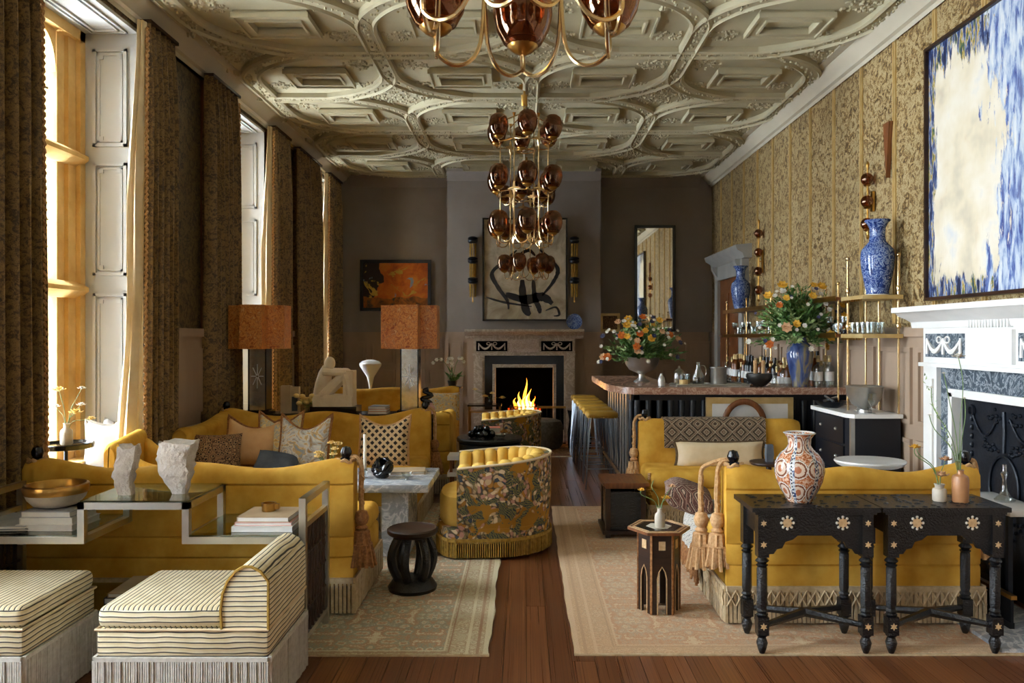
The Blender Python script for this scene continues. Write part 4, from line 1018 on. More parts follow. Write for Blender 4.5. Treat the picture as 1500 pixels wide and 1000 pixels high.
# ================================================================== HEXAGONAL SIDE TABLE, DARK SIDE TABLE
hx = thing('hexagonal_table', 'inlaid hexagonal side table with pointed arch legs', 'side table', (.737, 4.30, 0.012), 0)
def hexp(r, a0=0): return [(r*math.cos(a0+i*PI/3), r*math.sin(a0+i*PI/3)) for i in range(6)]
MB().prism(hexp(.172), .435, .45).build('table_top', 'brown_wood', hx)
tp = MB(); 
for r0, r1, in ((.168, .16), (.145, .138)):
    A, Bq = hexp(r0), hexp(r1)
    for i in range(6): j = (i+1) % 6; tp.prism([A[i], A[j], Bq[j], Bq[i]], .449, .4525)
tp.build('inlay_band', 'inlay', hx)
MB().prism(hexp(.125), .449, .4515).build('top_panel', 'black_gloss', hx); MB().prism(hexp(.07), .4515, .4525).build('centre_inlay', 'pearl', hx)
MB().prism(hexp(.115, 0), .30, .435).build('frieze', 'dark_wood', hx)
for i in range(6):
    a = i*PI/3+PI/6; ap = .115*math.cos(PI/6)
    m = MB(); m.at((0, 0, 0), (0, 0, a+PI/2))
    m.box(-.018, .018, -ap-.003, -ap+.004, .345, .392); m.build('inlay_square', 'inlay', hx)
    m = MB(); m.at((0, 0, 0), (0, 0, a+PI/2)); L = .0575
    out = [(-L, 0), (-L, .30), (L, .30), (L, 0), (.021, 0), (.021, .19), (.014, .225), (0, .25), (-.014, .225), (-.021, .19), (-.021, 0)]
    m.prism(out, -ap-.001, -ap+.012, 'y'); pnl = m.build('arch_panel', 'dark_wood', hx)
    m = MB(); m.at((0, 0, 0), (0, 0, a+PI/2)); m.tube([(-.025, -ap-.003, 0), (-.025, -ap-.003, .19), (-.017, -ap-.003, .228), (0, -ap-.003, .256), (.017, -ap-.003, .228), (.025, -ap-.003, .19), (.025, -ap-.003, 0)], .003, 5); m.build('arch_line', 'inlay', pnl)
    c = i*PI/3; m = MB(); m.at((.115*math.cos(c), .115*math.sin(c), 0), (0, 0, c)); m.box(-.004, .004, -.006, .006, 0, .43); m.build('corner_strip', 'tassel_brown', hx)
dt = thing('side_table', 'dark carved square side table beside the armless sofa', 'side table', (.75, 5.98, 0.012))
MB().box(-.17, .17, -.2, .2, .385, .41).box(-.15, .15, -.18, .18, .365, .385).build('table_top', 'brown_wood', dt)
for sx in (-1, 1):
    for sy in (-1, 1): MB().box(sx*.13-.018, sx*.13+.018, sy*.16-.018, sy*.16+.018, 0, .37).build('leg', 'dark_wood', dt)
for y in (-.165, .165): MB().box(-.13, .13, y-.006, y+.006, .06, .34).build('side_panel', 'black_wood', dt)
for x in (-.135, .135): MB().box(x-.006, x+.006, -.16, .16, .06, .34).build('side_panel', 'black_wood', dt)
MB().box(-.17, .17, -.2, .2, .03, .055).build('base', 'dark_wood', dt)

# ================================================================== CHANDELIERS
def chandelier(label, loc, drop=0):
    t = thing('chandelier', label, 'chandelier', loc, 0, 'brass and smoked glass chandeliers')   # origin at ceiling, z down
    MB().lathe([(.075, 0), (.075, -.012), (.05, -.03), (.012, -.04), (.012, -.07-drop), (.034, -.075-drop), (.03, -.09-drop), (.03, -.17-drop), (.022, -.18-drop), (0, -.18-drop)], 20).build('canopy', 'brass', t); can = t.children[0]
    zt = [-.42, -.90, -1.34]; rr, rg = .235, .30
    gl = MB().lathe([(.032, -.105), (.06, -.088), (.083, -.045), (.094, .005), (.091, .048), (.075, .092), (.044, .117), (0, .125)], 28, flute=.012, fn=28)
    cup = MB().lathe([(.008, -.125), (.03, -.115), (.048, -.10), (.052, -.085), (.058, -.08), (.056, -.076), (.03, -.09), (0, -.095)], 18)
    g0 = c0 = s0 = None
    for k in range(6):
        a = PI/6+k*PI/3; x, y = rr*math.cos(a), rr*math.sin(a)
        MB().tube(spline([(.012*math.cos(a), .012*math.sin(a), -.16), (.02*math.cos(a), .02*math.sin(a), -.24), (x*.8, y*.8, -.315), (x, y, -.34), (x, y, -.40), (x, y, -.9), (x, y, zt[2]+.02)], 5), .006, 6).build('rod', 'brass_bright', t)
        MB().lathe([(.006, 0), (.016, .03), (.02, .032), (0, .034)], 10, (x, y, -.335)).build('rod_cap', 'brass', t)
        for q, z in enumerate(zt):
            zs = z-.10
            if q < 2:
                if s0 is None:
                    b = MB(); pts = []
                    for i in range(16):
                        th = i*PI/8; r = .075 if i % 4 == 0 else (.03 if i % 4 in (1, 3) else .02); pts.append((r*math.cos(th), r*math.sin(th)*1.2))
                    b.prism(pts, -.006, .006, 'x'); s0 = b.build('star', 'brass_bright', t); o = s0
                else: o = cp(s0, t)
                o.location = (x, y, zs-.02); o.rotation_euler = (0, 0, a)
            for s in (-1, 1):
                ga = a+s*PI/6; gx, gy = rg*math.cos(ga), rg*math.sin(ga)
                if q < 2: P = [(x, y, zs-.02), (x+(gx-x)*.5, y+(gy-y)*.5, zs-.035), (gx*.97, gy*.97, zs-.04), (gx, gy, z-.12)]
                else: P = [(x, y, zt[2]+.02), (x+(gx-x)*.08, y+(gy-y)*.08, zs-.02), (x+(gx-x)*.32, y+(gy-y)*.32, zs-.085), (x+(gx-x)*.68, y+(gy-y)*.68, zs-.10), (gx*.99, gy*.99, zs-.07), (gx, gy, z-.12)]
                MB().tube(spline(P, 5), .0065, 6).build('arm', 'brass_bright', t)
        ga = k*PI/3; gx, gy = rg*math.cos(ga), rg*math.sin(ga)
        ga = k*PI/3+PI/2*0; 
        for z in zt:
            if g0 is None: g0 = gl.build('glass_globe', 'smoke_glass', t); c0 = cup.build('cup', 'brass', t); g, c = g0, c0
            else: g, c = cp(g0, t), cp(c0, t)
            g.location = (gx, gy, z); c.location = (gx, gy, z)
    MB().tube([(.09*math.cos(i*PI/8), .09*math.sin(i*PI/8), -.62) for i in range(16)], .006, 5, True).build('hoop', 'brass', t)
    for ch in t.children:
        if ch != can: ch.location.z -= drop
    return t
chandelier('brass chandelier of ribbed smoked globes hanging at the striped seats end of the room', (-.005, 2.2, ZC), .09).rotation_euler = (0, 0, PI/6)
chandelier('three-tier brass chandelier of smoked globes hanging between the bar and the lamp console', (0, 7.67, ZC), .02).rotation_euler = (0, 0, PI/6+.1)
chandelier('brass chandelier of smoked globes hanging before the black figure painting', (.03, 10.5, ZC), .14).rotation_euler = (0, 0, .2)

# ================================================================== LAMP CONSOLE
cz = .80
cs = thing('console_table', 'long dark console table behind the cushioned sofa carrying the lamps', 'table', (-1.78, 7.24, 0))
MB().box(-.95, .95, -.16, .16, cz-.04, cz).build('table_top', 'black_wood', cs)
for x in (-.9, .9):
    for y in (-.13, .13): MB().box(x-.025, x+.025, y-.025, y+.025, 0, cz-.04).build('leg', 'black_wood', cs)
def lamp(label, x):
    t = thing('table_lamp', label, 'lamp', (x, 7.22, cz), 0, 'table lamps with tortoiseshell shades')
    MB().box(-.11, .11, -.10, .10, 0, .03).build('base', 'black_gloss', t)
    MB().box(-.075, .075, -.075, .075, .03, .60).build('column', 'mercury_glass', t)
    g = MB()
    for i in range(8):
        a = i*PI/4; g.tube([(.01*math.cos(a), -.077, .34+.01*math.sin(a)), (.055*math.cos(a), -.08, .34+.11*math.sin(a))], .009, 5, rf=lambda u: .4+1.2*math.sin(PI*u))
    g.build('engraved_star', 'ceramic_white', t)
    e = MB()
    for sx in (-1, 1): e.box(sx*.078-.006, sx*.078+.006, -.08, .08, .03, .6)
    e.build('edge_strip', 'black_gloss', t)
    MB().cyl((0, 0, .60), .012, .1, 10).build('stem', 'brass', t)
    w, n = .255, .10
    P = [(-n, -w), (n, -w), (n, -n), (w, -n), (w, n), (n, n), (n, w), (-n, w), (-n, n), (-w, n), (-w, -n), (-n, -n)]
    sh = MB(); m = len(P)
    inn = [(p*(1-.012/abs(p)), q*(1-.012/abs(q))) for p, q in P]
    vs = [(p, q, z) for z in (.59, .985) for p, q in P]+[(p, q, z) for z in (.59, .985) for p, q in inn]
    fs = []
    for i in range(m):
        j = (i+1) % m; fs += [(i, j, m+j, m+i), (2*m+i, 3*m+i, 3*m+j, 2*m+j), (i, 2*m+i, 2*m+j, j), (m+i, m+j, 3*m+j, 3*m+i)]
    sh.add(vs, fs); s = sh.build('lamp_shade', 'tortoise', t)
    return t
lamp('table lamp with cross-shaped tortoiseshell shade standing against the window curtain', -2.43)
lamp('table lamp with cross-shaped tortoiseshell shade in front of the orange painting', -1.045)
# seated stone figure
sf = thing('stone_figure', 'pale limestone carving of a seated figure hugging its knees', 'sculpture', (-1.73, 7.22, cz))
MB().box(-.21, .21, -.12, .12, 0, .065).build('plinth', 'black_gloss', sf)
m = MB()
m.loft([[(x*k+ox, y*k, z) for x, y in ((-.19, -.10), (.17, -.10), (.17, .10), (-.19, .10))] for z, k, ox in ((.065, 1, 0), (.14, 1.0, -.005), (.17, .93, 0))], True, False)
m.tube([(-.13, 0, .14), (-.12, 0, .26), (-.10, .0, .36), (-.075, 0, .42)], .075, 10, rf=lambda u: 1.05-.45*u, flat=(1, 1.1))      # torso
m.ball((-.055, -.01, .455), .05, .055, .062)                                                                        # head
for y in (-.05, .05):
    m.tube([(-.12, y, .15), (-.02, y, .25), (.09, y, .36)], .05, 8, rf=lambda u: 1-.15*u)                              # thigh
    m.tube([(.09, y, .36), (.12, y, .26), (.13, y, .14)], .043, 8, rf=lambda u: 1.05-.2*u)                             # shin
    m.tube([(-.10, y*1.5, .38), (-.01, y*1.6, .375), (.09, y*1.2, .375), (.12, 0, .36)], .034, 8)                      # arm
m.loft([[(x, y, z) for x, y in ((.08, -.08), (.17, -.08), (.17, .08), (.08, .08))] for z in (.14, .39)], True, False)
m.build('figure', 'limestone', sf)
# other things on the console
def books(stack, x, y, z, rz0=0, group=None):
    h = 0
    for (w, d, t, mat, label, jig) in stack:
        o = thing('book', label, 'book', (x, y, z+h), rz0+jig, group)
        MB().box(-w/2, w/2, -d/2, d/2, 0, .003).box(-w/2, w/2, -d/2, d/2, t-.003, t).box(-w/2, -w/2+.003, -d/2, d/2, 0, t).build('cover', mat, o)
        MB().box(-w/2+.003, w/2-.004, -d/2+.004, d/2-.004, .003, t-.003).build('pages', 'paper_white', o); h += t+.0005
    return z+h
books([(.17, .2, .022, 'paper_tan', 'tan book at the bottom of the console stack', 0), (.17, .2, .022, 'paper_coral', 'coral book in the console stack beside the stone figure', .03), (.16, .19, .022, 'paper_grey', 'grey book on top of the console stack', -.04)], -1.33, 7.20, cz)
bx = thing('wooden_box', 'pale ribbed wooden box leaning by the window lamp', 'box', (-2.16, 7.22, cz), .1)
MB().box(-.07, .02, -.05, .05, 0, .25).build('body', 'paper_tan', bx); MB().box(.02, .09, -.04, .05, 0, .24).build('frame', 'paper_tan', bx); MB().box(.03, .08, -.045, -.03, .02, .15).build('picture', 'paper_dark', bx)
fx = thing('table_flowers', 'little group of cream flowers in a glass on the console', 'flowers', (-1.99, 7.2, cz)); 
MB().lathe([(.02, 0), (.03, .01), (.028, .06), (.022, .065)], 12).build('glass', 'clear_glass', fx)
for i in range(9): MB().ball((random.uniform(-.1, .1), random.uniform(-.04, .04), .12+random.uniform(-.03, .05)), .03, .03, .022, 8, 6).build('flower', 'petal_pale', fx)
tg = MB()
for i in range(9): tg.tube([(0, 0, .05), (random.uniform(-.08, .08), random.uniform(-.03, .03), .12)], .002, 4)
tg.build('stems', 'stem', fx)
bs = thing('black_sculpture', 'small black twisted sculpture near the end of the console', 'sculpture', (-.90, 7.21, cz))
MB().box(-.05, .05, -.05, .05, 0, .05).build('plinth', 'satin_blue', bs)
MB().tube(spline([(-.03, 0, .05), (.04, .02, .09), (-.04, -.02, .13), (.05, .01, .16), (-.02, 0, .2), (.02, 0, .22)], 5), .02, 8).build('knot', 'black_gloss', bs)
pv = thing('bud_vase', 'small pink round vase beside the black twisted sculpture', 'vase', (-.78+.0, 7.3, cz)) 
pv.location = (-.845, 7.12, cz); MB().lathe([(.02, 0), (.035, .02), (.04, .045), (.03, .07), (.012, .085), (.015, .1)], 16).build('body', 'paper_pink', pv)
# tulip lamp behind the far sofa
tl = thing('floor_lamp', 'white tulip-shaped floor lamp behind the far sofa', 'lamp', (-2.10, 10.72, 0))
MB().lathe([(.13, 0), (.13, .015), (.02, .03), (.016, .04), (.016, .80), (.03, .86), (.05, .95), (.10, 1.03), (.145, 1.10), (.15, 1.13), (.12, 1.165), (.05, 1.185), (0, 1.188)], 24).build('body', 'ceramic_white', tl)
# ================================================================== SCATTER CUSHIONS
def pillow(name, label, mat, loc, rot, w, h, d=.13, trim=None, pinch=.0):
    t = thing(name, label, 'cushion', loc); t.rotation_euler = rot
    n = 14; rings = []; vs = []; fs = []
    for side in (-1, 1):
        for i in range(n+1):
            for j in range(n+1):
                u, v = i/n*2-1, j/n*2-1
                k = (max(0, 1-u**4)*max(0, 1-v**4))**.55
                ex = 1-.07*(1-abs(v)**2)*abs(u)**3; ez = 1-.07*(1-abs(u)**2)*abs(v)**3
                zz = v*h/2*ez
                if v > 0: zz -= pinch*v*(1-u*u)**1.2*h
                vs.append((u*w/2*ex, side*d/2*k, h/2+zz))
        o = 0 if side < 0 else (n+1)**2
        for i in range(n):
            for j in range(n): a = o+i*(n+1)+j; fs.append((a, a+n+1, a+n+2, a+1))
    MB().add(vs, fs, True).build('cover', mat, t)
    if trim:
        P = []
        N = n
        for i in range(N+1): P.append(vs[i*(N+1)])
        for j in range(1, N+1): P.append(vs[N*(N+1)+j])
        for i in range(N-1, -1, -1): P.append(vs[i*(N+1)+N])
        for j in range(N-1, 0, -1): P.append(vs[j])
        MB().tube(P, .012, 6, True).build('trim', trim, t)
    return t
zs = .44
pillow('cushion', 'brown speckled cushion at the arm end of the sofa', 'leopard', (-2.36, 6.02, zs), (-.3, 0, .25), .36, .32, .13)
pillow('cushion', 'plain peach silk cushion with dark piping', 'peach_silk', (-2.18, 6.22, zs+.03), (-.28, .08, .15), .42, .40, .14, 'tassel_brown', .20)
pillow('cushion', 'cream and gold silk cushion with brown piping wedged between two others', 'brocade', (-1.97, 6.27, zs+.03), (-.25, 0, .0), .36, .44, .12, 'tassel_brown', .2)
pillow('cushion', 'silvery blue and gold brocade cushion with corded edge', 'silver_weave', (-1.74, 6.15, zs+.02), (-.25, 0, -.1), .42, .44, .14, 'tassel_brown', .26)
pillow('cushion', 'small slate blue velvet cushion lying on the sofa seat', 'blue_velvet', (-1.93, 5.98, zs), (-.9, .15, .0), .34, .24, .1)
pillow('cushion', 'black and tan houndstooth cushion leaning on the sofa back', 'houndstooth', (-1.14, 6.33, zs+.01), (-.22, 0, -.05), .42, .42, .14, 'tassel_tan', .18)
pillow('cushion', 'pale linen pillow propped in the window reveal', 'linen_white', (-2.96, 5.62, .55), (-.15, 0, .3), .34, .36, .15, 'fringe_grey', .1)
pillow('cushion', 'white linen pillow with grey piping at the back of the window seat', 'linen_white', (-3.02, 5.70, .55), (-.1, .3, .2), .28, .34, .12, None, .05)
pillow('cushion', 'shadowed silver-grey pillow against the curtain lining in the window', 'silver_weave', (-2.84, 5.70, .55), (-.1, 0, .4), .26, .34, .12, None, .05)
ws = thing('window_seat', 'white painted window seat under the pale pillows', 'bench', (-3.02, 5.58, 0)); MB().box(-.2, .16, -.22, .2, 0, .48).build('box', 'white_paint', ws); MB().rbox(-.2, .16, -.22, .2, .48, .55, .02).build('pad', 'linen_white', ws)
pillow('bolster', 'long cream silk bolster cushion with brown fur edging', 'cream_silk', (1.58, 6.33, zs), (-.2, 0, 0), .74, .22, .14, 'brown_fur', .03)
pillow('cushion', 'patterned cream cushion on the far sofa', 'brocade', (-1.02, 9.95, zs), (-.25, 0, 0), .4, .36, .13)
kt = thing('kilim_throw', 'brown lozenge kilim draped over the back of the armless sofa', 'throw', (1.58, 6.595, 0))
m = MB(); m.loft([[(x, -.105, .58), (x, -.09, .80), (x, -.06, .822), (x, 0, .828), (x, .07, .82), (x, .092, .78), (x, .095, .6), (x, .085, .6), (x, .08, .78), (x, 0, .815), (x, -.075, .80), (x, -.09, .58)] for x in [-.42+.84*i/20 for i in range(21)]], True, True); m.build('cloth', 'kilim', kt)
# throw + kilim cushion on the right near sofa
pillow('cushion', 'kilim cushion lying at the open end of the sofa nearest the hexagonal table', 'kilim_rug', (1.13, 4.72, .49), (-1.25, 0, 1.4), .40, .30, .16)
tw = thing('throw_blanket', 'grey woven throw with brown fringe hanging off the sofa end', 'throw', (1.035, 4.72, 0))
P = [(.30, .472), (.15, .475), (.03, .472), (-.012, .45), (-.024, .36), (-.03, .26), (-.035, .20)]
rg = []
for y in [-.22+.44*i/18 for i in range(19)]:
    wv = .010*math.sin(y*38); a = [(x-abs(wv)*(1 if z < .44 else 0), y+.02*(.46-z), z+(.25*wv if z > .44 else 0)) for x, z in P]; rg.append(a+[(x+.006, yy, z-.008) for x, yy, z in a[::-1]])
MB().loft(rg, True, True).build('cloth', 'throw_fabric', tw)
f = MB()
for i in range(36):
    y = -.215+.43*i/35; f.tube([(-.036, y, .22), (-.045+random.uniform(-.01, .01), y+random.uniform(-.01, .01), .15), (-.04+random.uniform(-.012, .012), y+random.uniform(-.015, .015), .07+random.uniform(0, .04))], .009, 5)
f.build('fringe', 'tassel_brown', tw, kind='stuff')
# ================================================================== THINGS ON THE STEPPED SHELF
SX, SY = -1.827, 3.88; zl_, zh_ = .577, .737
def rockpiece(label, x, y, z, w, d, h, seed, foot):
    rnd = random.Random(seed); t = thing('stone_sculpture', label, 'sculpture', (x, y, z)); n = 18; rings = []
    for q in range(14):
        u = q/13; ring = []
        k = (foot+(1-foot)*min(1, (u/.45))**1.2) if foot < 1 else 1
        for i in range(n):
            a = 2*PI*i/n; sq = 1/max(abs(math.cos(a)), abs(math.sin(a)))**.75
            rr = (.80+rnd.uniform(-.09, .09)) if u > .02 else .8
            ring.append((w/2*k*sq*rr*math.cos(a)+.012*math.sin(u*5+seed), d/2*k*sq*rr*math.sin(a), h*u+(rnd.uniform(-.012, .012) if u > .95 else 0)))
        rings.append(ring)
    MB().loft(rings, True, False).build('stone', 'rock', t); return t
rockpiece('slender pale rough stone sculpture on the top glass step', -1.925, 3.80, zh_, .115, .10, .235, 3, .72)
rockpiece('wide pale rough stone block on a small foot on the top glass step', -1.69, 3.83, zh_, .20, .15, .25, 8, .42)
bl = thing('bowl', 'shallow woven bowl with a broad brass rim on stacked books', 'bowl', (-2.30, 3.86, .6675))
MB().lathe([(.06, 0), (.10, .012), (.128, .045), (.136, .07), (.13, .072), (.118, .045), (.09, .02), (0, .016)], 36, flute=.012, fn=36).build('body', 'ceramic_grey', bl)
MB().lathe([(.134, .066), (.142, .068), (.146, .092), (.143, .108), (.133, .112), (.126, .105), (.122, .07)], 36, cap=False).build('rim', 'brass', bl)
books([(.27, .25, .03, 'paper_white', 'thick white book at the bottom of the stack under the woven bowl', 0), (.25, .23, .03, 'paper_white', 'white book in the middle of the stack under the woven bowl', .03), (.24, .22, .028, 'paper_grey', 'grey-spined book directly under the woven bowl', -.02)], -2.28, 3.85, zl_)
books([(.26, .3, .012, 'paper_dark', 'dark magazine at the outer end of the stepped shelf', .1), (.26, .3, .014, 'paper_grey', 'grey magazine at the outer end of the stepped shelf', .04)], -2.50, 3.86, zl_)
zt = books([(.29, .26, .026, 'paper_white', 'large white book at the bottom beside the bamboo end', 0), (.27, .24, .016, 'paper_pink', 'pink book between two white books beside the bamboo end', .02), (.25, .23, .024, 'paper_tan', 'tan-topped book under the small brass tin', -.02)], -1.24, 3.84, zl_)
tn = thing('brass_tin', 'small round brass tin on a stack of books', 'tin', (-1.255, 3.86, zt)); MB().lathe([(.032, 0), (.034, .004), (.034, .034), (.036, .036), (.036, .04), (.028, .04), (.027, .01), (0, .008)], 24).build('body', 'brass', tn); MB().box(.028, .05, -.012, .012, .01, .035).build('clasp', 'brass', tn)
books([(.28, .3, .03, 'paper_dark', 'dark book on the low glass shelf near the floor', 0), (.26, .28, .02, 'paper_tan', 'tan book on the low glass shelf near the floor', .05)], -1.87, 3.9, .2215)
# ================================================================== THINGS ON THE MARBLE TABLE
MZ = .516
kn = thing('knot_sculpture', 'glossy black knotted ball on the marble table', 'sculpture', (-.98, 5.42, MZ)); m = MB()
for k in range(5):
    a, b = k*1.26, k*.9+.3; R = Matrix.Rotation(a, 3, 'Z') @ Matrix.Rotation(b, 3, 'X')
    m.tube([tuple(R @ Vector((.062*math.cos(q), .062*math.sin(q), .008*math.sin(3*q)))+Vector((0, 0, .078))) for q in [i*PI/10 for i in range(20)]], .016, 7, True)
m.build('loops', 'black_gloss', kn)
cd = thing('candlestick', 'tall white taper candle in a glass holder', 'candle', (-1.10, 5.42, MZ)); MB().cyl((0, 0, .06), .011, .25, 12).build('candle', 'candle', cd); MB().lathe([(.035, 0), (.035, .006), (.01, .015), (.01, .04), (.018, .05), (.018, .075), (.013, .075), (.013, .06), (0, .058)], 14).build('holder', 'clear_glass', cd)
books([(.26, .2, .014, 'paper_white', 'open-faced white book on the marble table', .05), (.24, .19, .02, 'paper_tan', 'tan book beside the glass bowl on the marble table', .1)], -.83, 5.62, MZ)
gb = thing('glass_bowl', 'small cut glass bowl on the marble table', 'bowl', (-.80, 5.36, MZ)); MB().lathe([(.022, 0), (.018, .01), (.008, .02), (.03, .035), (.042, .055), (.038, .055), (.026, .04), (0, .034)], 18).build('body', 'clear_glass', gb)
def blossom(mb, c, r, n=7, tilt=0, nrm=None):
    Q = Vector((0, 0, 1)).rotation_difference(Vector(nrm)).to_matrix() if nrm is not None else Matrix.Identity(3)
    for ring, rr, zz, nn in ((0, 1, 0, n), (1, .62, .25, n-1), (2, .3, .38, 4)):
        for i in range(nn):
            a = 2*PI*i/nn+ring*.5; R = Matrix.Rotation(a, 3, 'Z')
            pts = [Q @ (R @ Vector(p)) for p in ((.05*r, 0, zz*r*.4), (rr*r*.6, -.42*r*rr, zz*r), (rr*r, 0, (zz+.25)*r), (rr*r*.6, .42*r*rr, zz*r))]
            mb.add([(c[0]+p.x, c[1]+p.y+tilt*p.z, c[2]+p.z) for p in pts], [(0, 1, 2, 3)], True)
    mb.ball((c[0], c[1], c[2]+.12*r), r*.35, r*.35, r*.3, 8, 5)
def sprig(mb, c, d, L, n, w, rnd):
    d = Vector(d).normalized(); P = Vector(c)
    for i in range(n):
        b = P+d*(L*i/n); s = Vector((rnd.uniform(-1, 1), rnd.uniform(-1, 1), rnd.uniform(-.3, .8))).normalized(); q = d.cross(s).normalized()
        l = w*rnd.uniform(1.6, 3.0); t = (b+s*l+d*l*.5); mb.add([tuple(b), tuple(b+s*l*.5+q*w*.5), tuple(t), tuple(b+s*l*.5-q*w*.5)], [(0, 1, 2, 3)], True)
fv = thing('flower_vase', 'glass of pale yellow flowers on the marble table', 'flowers', (-1.33, 5.38, MZ)); MB().lathe([(.03, 0), (.034, .01), (.036, .09), (.03, .09), (.028, .012), (0, .01)], 14).build('glass', 'clear_glass', fv)
g = MB(); rnd = random.Random(4)
for i in range(9):
    x, y, z = rnd.uniform(-.10, .06), rnd.uniform(-.05, .05), rnd.uniform(.14, .27); f = MB(); blossom(f, (x, y, z), .034); f.build('flower', 'petal_pale', fv); g.tube([(0, 0, .02), (x*.4, y*.4, z*.6), (x, y, z)], .0025, 4)
g.build('stems', 'stem', fv)
# ================================================================== PLANTED / SMALL VASES OF FLOWERS
def bottle(name, label, loc, prof, mat, stems, cat='vase', h=.1):
    t = thing(name, label, cat, loc); MB().lathe(prof, 22).build('body', mat, t); g = MB()
    for (x, y, z, r, pm, bend) in stems:
        P = spline([(0, 0, h*.4), (x*.25, y*.25, h+(z-h)*.35), (x*.7+bend, y*.7, h+(z-h)*.75), (x, y, z)], 4); g.tube(P, .0022, 4)
        if pm: f = MB(); blossom(f, (x, y, z), r, 8); f.build('flower', pm, t)
    if stems: g.build('stems', 'stem', t)
    return t
BP = [(.024, 0), (.028, .006), (.028, .055), (.026, .07), (.014, .082), (.013, .10), (.017, .104), (.013, .106), (.01, .09), (0, .05)]
bottle('bud_bottle', 'pale stoneware bud bottle with yellow tulips on the hexagonal table', (.737, 4.27, .465), BP, 'ceramic_grey', [(.035, .01, .155, .03, 'petal_yellow', 0), (.065, .0, .22, .026, 'petal_peach', 0), (-.10, 0, .20, .024, 'petal_yellow', -.03), (-.03, .02, .25, .0, None, -.02)])
JP = [(.028, 0), (.032, .005), (.033, .05), (.03, .06), (.02, .064), (.022, .078), (.026, .082), (.02, .084), (.018, .06), (0, .05)]
bottle('bud_jar', 'small white stoneware jar of apricot blooms on the black table', (2.015, 3.81, .703), JP, 'ceramic_grey', [(.01, 0, .125, .04, 'petal_peach', 0), (.03, .0, .20, .034, 'petal_peach', 0), (-.12, 0, .26, .03, 'petal_yellow', -.03), (-.09, .03, .27, 0, None, -.03)])
BT = [(.034, 0), (.037, .005), (.038, .11), (.034, .125), (.016, .135), (.014, .15), (.018, .155), (.012, .156), (0, .13)]
tb = bottle('stoneware_bottle', 'tan stoneware bottle with tall wild stems on the black table', (2.105, 3.79, .703), BT, 'ceramic_tan', [(-.01, 0, .70, .035, 'petal_white', .02), (-.13, .02, .55, .014, 'petal_white', -.03), (-.16, -.02, .42, .012, 'petal_white', -.02), (.02, 0, .5, .012, 'petal_white', .01), (-.08, 0, .62, .012, 'petal_white', 0)], h=.15)
g = MB(); rnd = random.Random(2)
for i in range(8): sprig(g, (-.02-.02*i, 0, .2+.05*i), (-.3, rnd.uniform(-.3, .3), 1), .08, 4, .008, rnd)
g.build('leaves', 'leaf_light', tb)
bottle('bud_bottle', 'grey stoneware bottle of pale yellow daisies on the round window table', (-3.02, 5.18, .788), [(a*1.35, b*1.35) for a, b in BP], 'ceramic_grey', [(-.05, 0, .36, .045, 'petal_pale', 0), (.06, 0, .21, .05, 'petal_pale', 0), (.09, .01, .26, .035, 'petal_white', 0), (.16, .0, .17, .035, 'petal_pale', .02), (.1, 0, .37, .03, 'petal_white', 0), (-.07, 0, .25, .03, 'petal_white', 0)], h=.14)
wt = thing('side_table', 'round tray-topped table standing in the window bay', 'side table', (-3.03, 5.19, 0))
MB().lathe([(.14, .76), (.165, .765), (.17, .795), (.165, .8), (.158, .785), (0, .783)], 30).build('tray', 'black_gloss', wt); MB().lathe([(.12, 0), (.12, .012), (.015, .03), (.012, .76)], 16).build('stem', 'black_metal', wt)
VP_ = [(.055, 0), (.062, .008), (.066, .02), (.085, .05), (.108, .10), (.118, .15), (.112, .195), (.09, .23), (.062, .255), (.052, .275), (.055, .305), (.07, .325), (.075, .33), (.068, .33), (.05, .31), (.046, .28), (0, .26)]
iv = thing('painted_vase', 'round-bellied orange and blue painted vase with white rim', 'vase', (1.335, 3.81, .703)); MB().lathe(VP_, 40).build('body', 'imari', iv); MB().lathe([(.07, .326), (.077, .331), (.070, .334), (.064, .328)], 40, cap=False).build('rim', 'ceramic_white', iv)
sv = thing('small_vase', 'small slate blue square vase near the armless sofa', 'vase', (1.62, 5.35, .0)); sv.location = (1.70, 5.45, .632)
nt_ = thing('side_table', 'small dark round table under the slate blue vase', 'side table', (1.70, 5.46, 0.012)); MB().lathe([(.12, .60), (.13, .61), (.13, .62), (0, .62)], 20).build('table_top', 'dark_wood', nt_); MB().lathe([(.1, 0), (.1, .015), (.02, .03), (.018, .6)], 14).build('pedestal', 'dark_wood', nt_)
MB().loft([[(x*k, y*k, z) for x, y in ((-.026, -.026), (.026, -.026), (.026, .026), (-.026, .026))] for z, k in ((0, .8), (.05, 1), (.12, .85))], True, False).build('body', 'satin_blue', sv)
wt = thing('pedestal_table', 'white marble oval pedestal table behind the right sofa', 'side table', (2.40, 5.45, 0))
MB().loft([[(.24*k*math.cos(q), .2*k*math.sin(q), z) for q in [i*PI/18 for i in range(36)]] for z, k in ((.60, .80), (.615, .93), (.635, 1), (.645, .99))], True, True).build('table_top', 'white_marble', wt); MB().lathe([(.16, .012), (.16, .03), (.04, .07), (.035, .58), (.08, .60)], 20).build('pedestal', 'white_marble', wt)
sv2 = thing('low_table', 'low white stone table by the hearth with dark legs', 'side table', (2.60, 4.28, .03)); MB().rbox(-.10, .10, -.24, .24, .54, .58, .01, 2).build('table_top', 'white_marble', sv2)
for x in (-.08, .08):
    for y in (-.2, .2): MB().box(x-.012, x+.012, y-.012, y+.012, 0, .54).build('leg', 'black_metal', sv2)
cg = thing('glass_candlestick', 'cut glass candlestick on the low white table', 'candlestick', (2.60, 4.25, .61)); MB().lathe([(.05, 0), (.052, .008), (.03, .03), (.014, .06), (.011, .12), (.02, .15), (.012, .16), (.012, .2), (0, .2)], 18).build('body', 'clear_glass', cg)
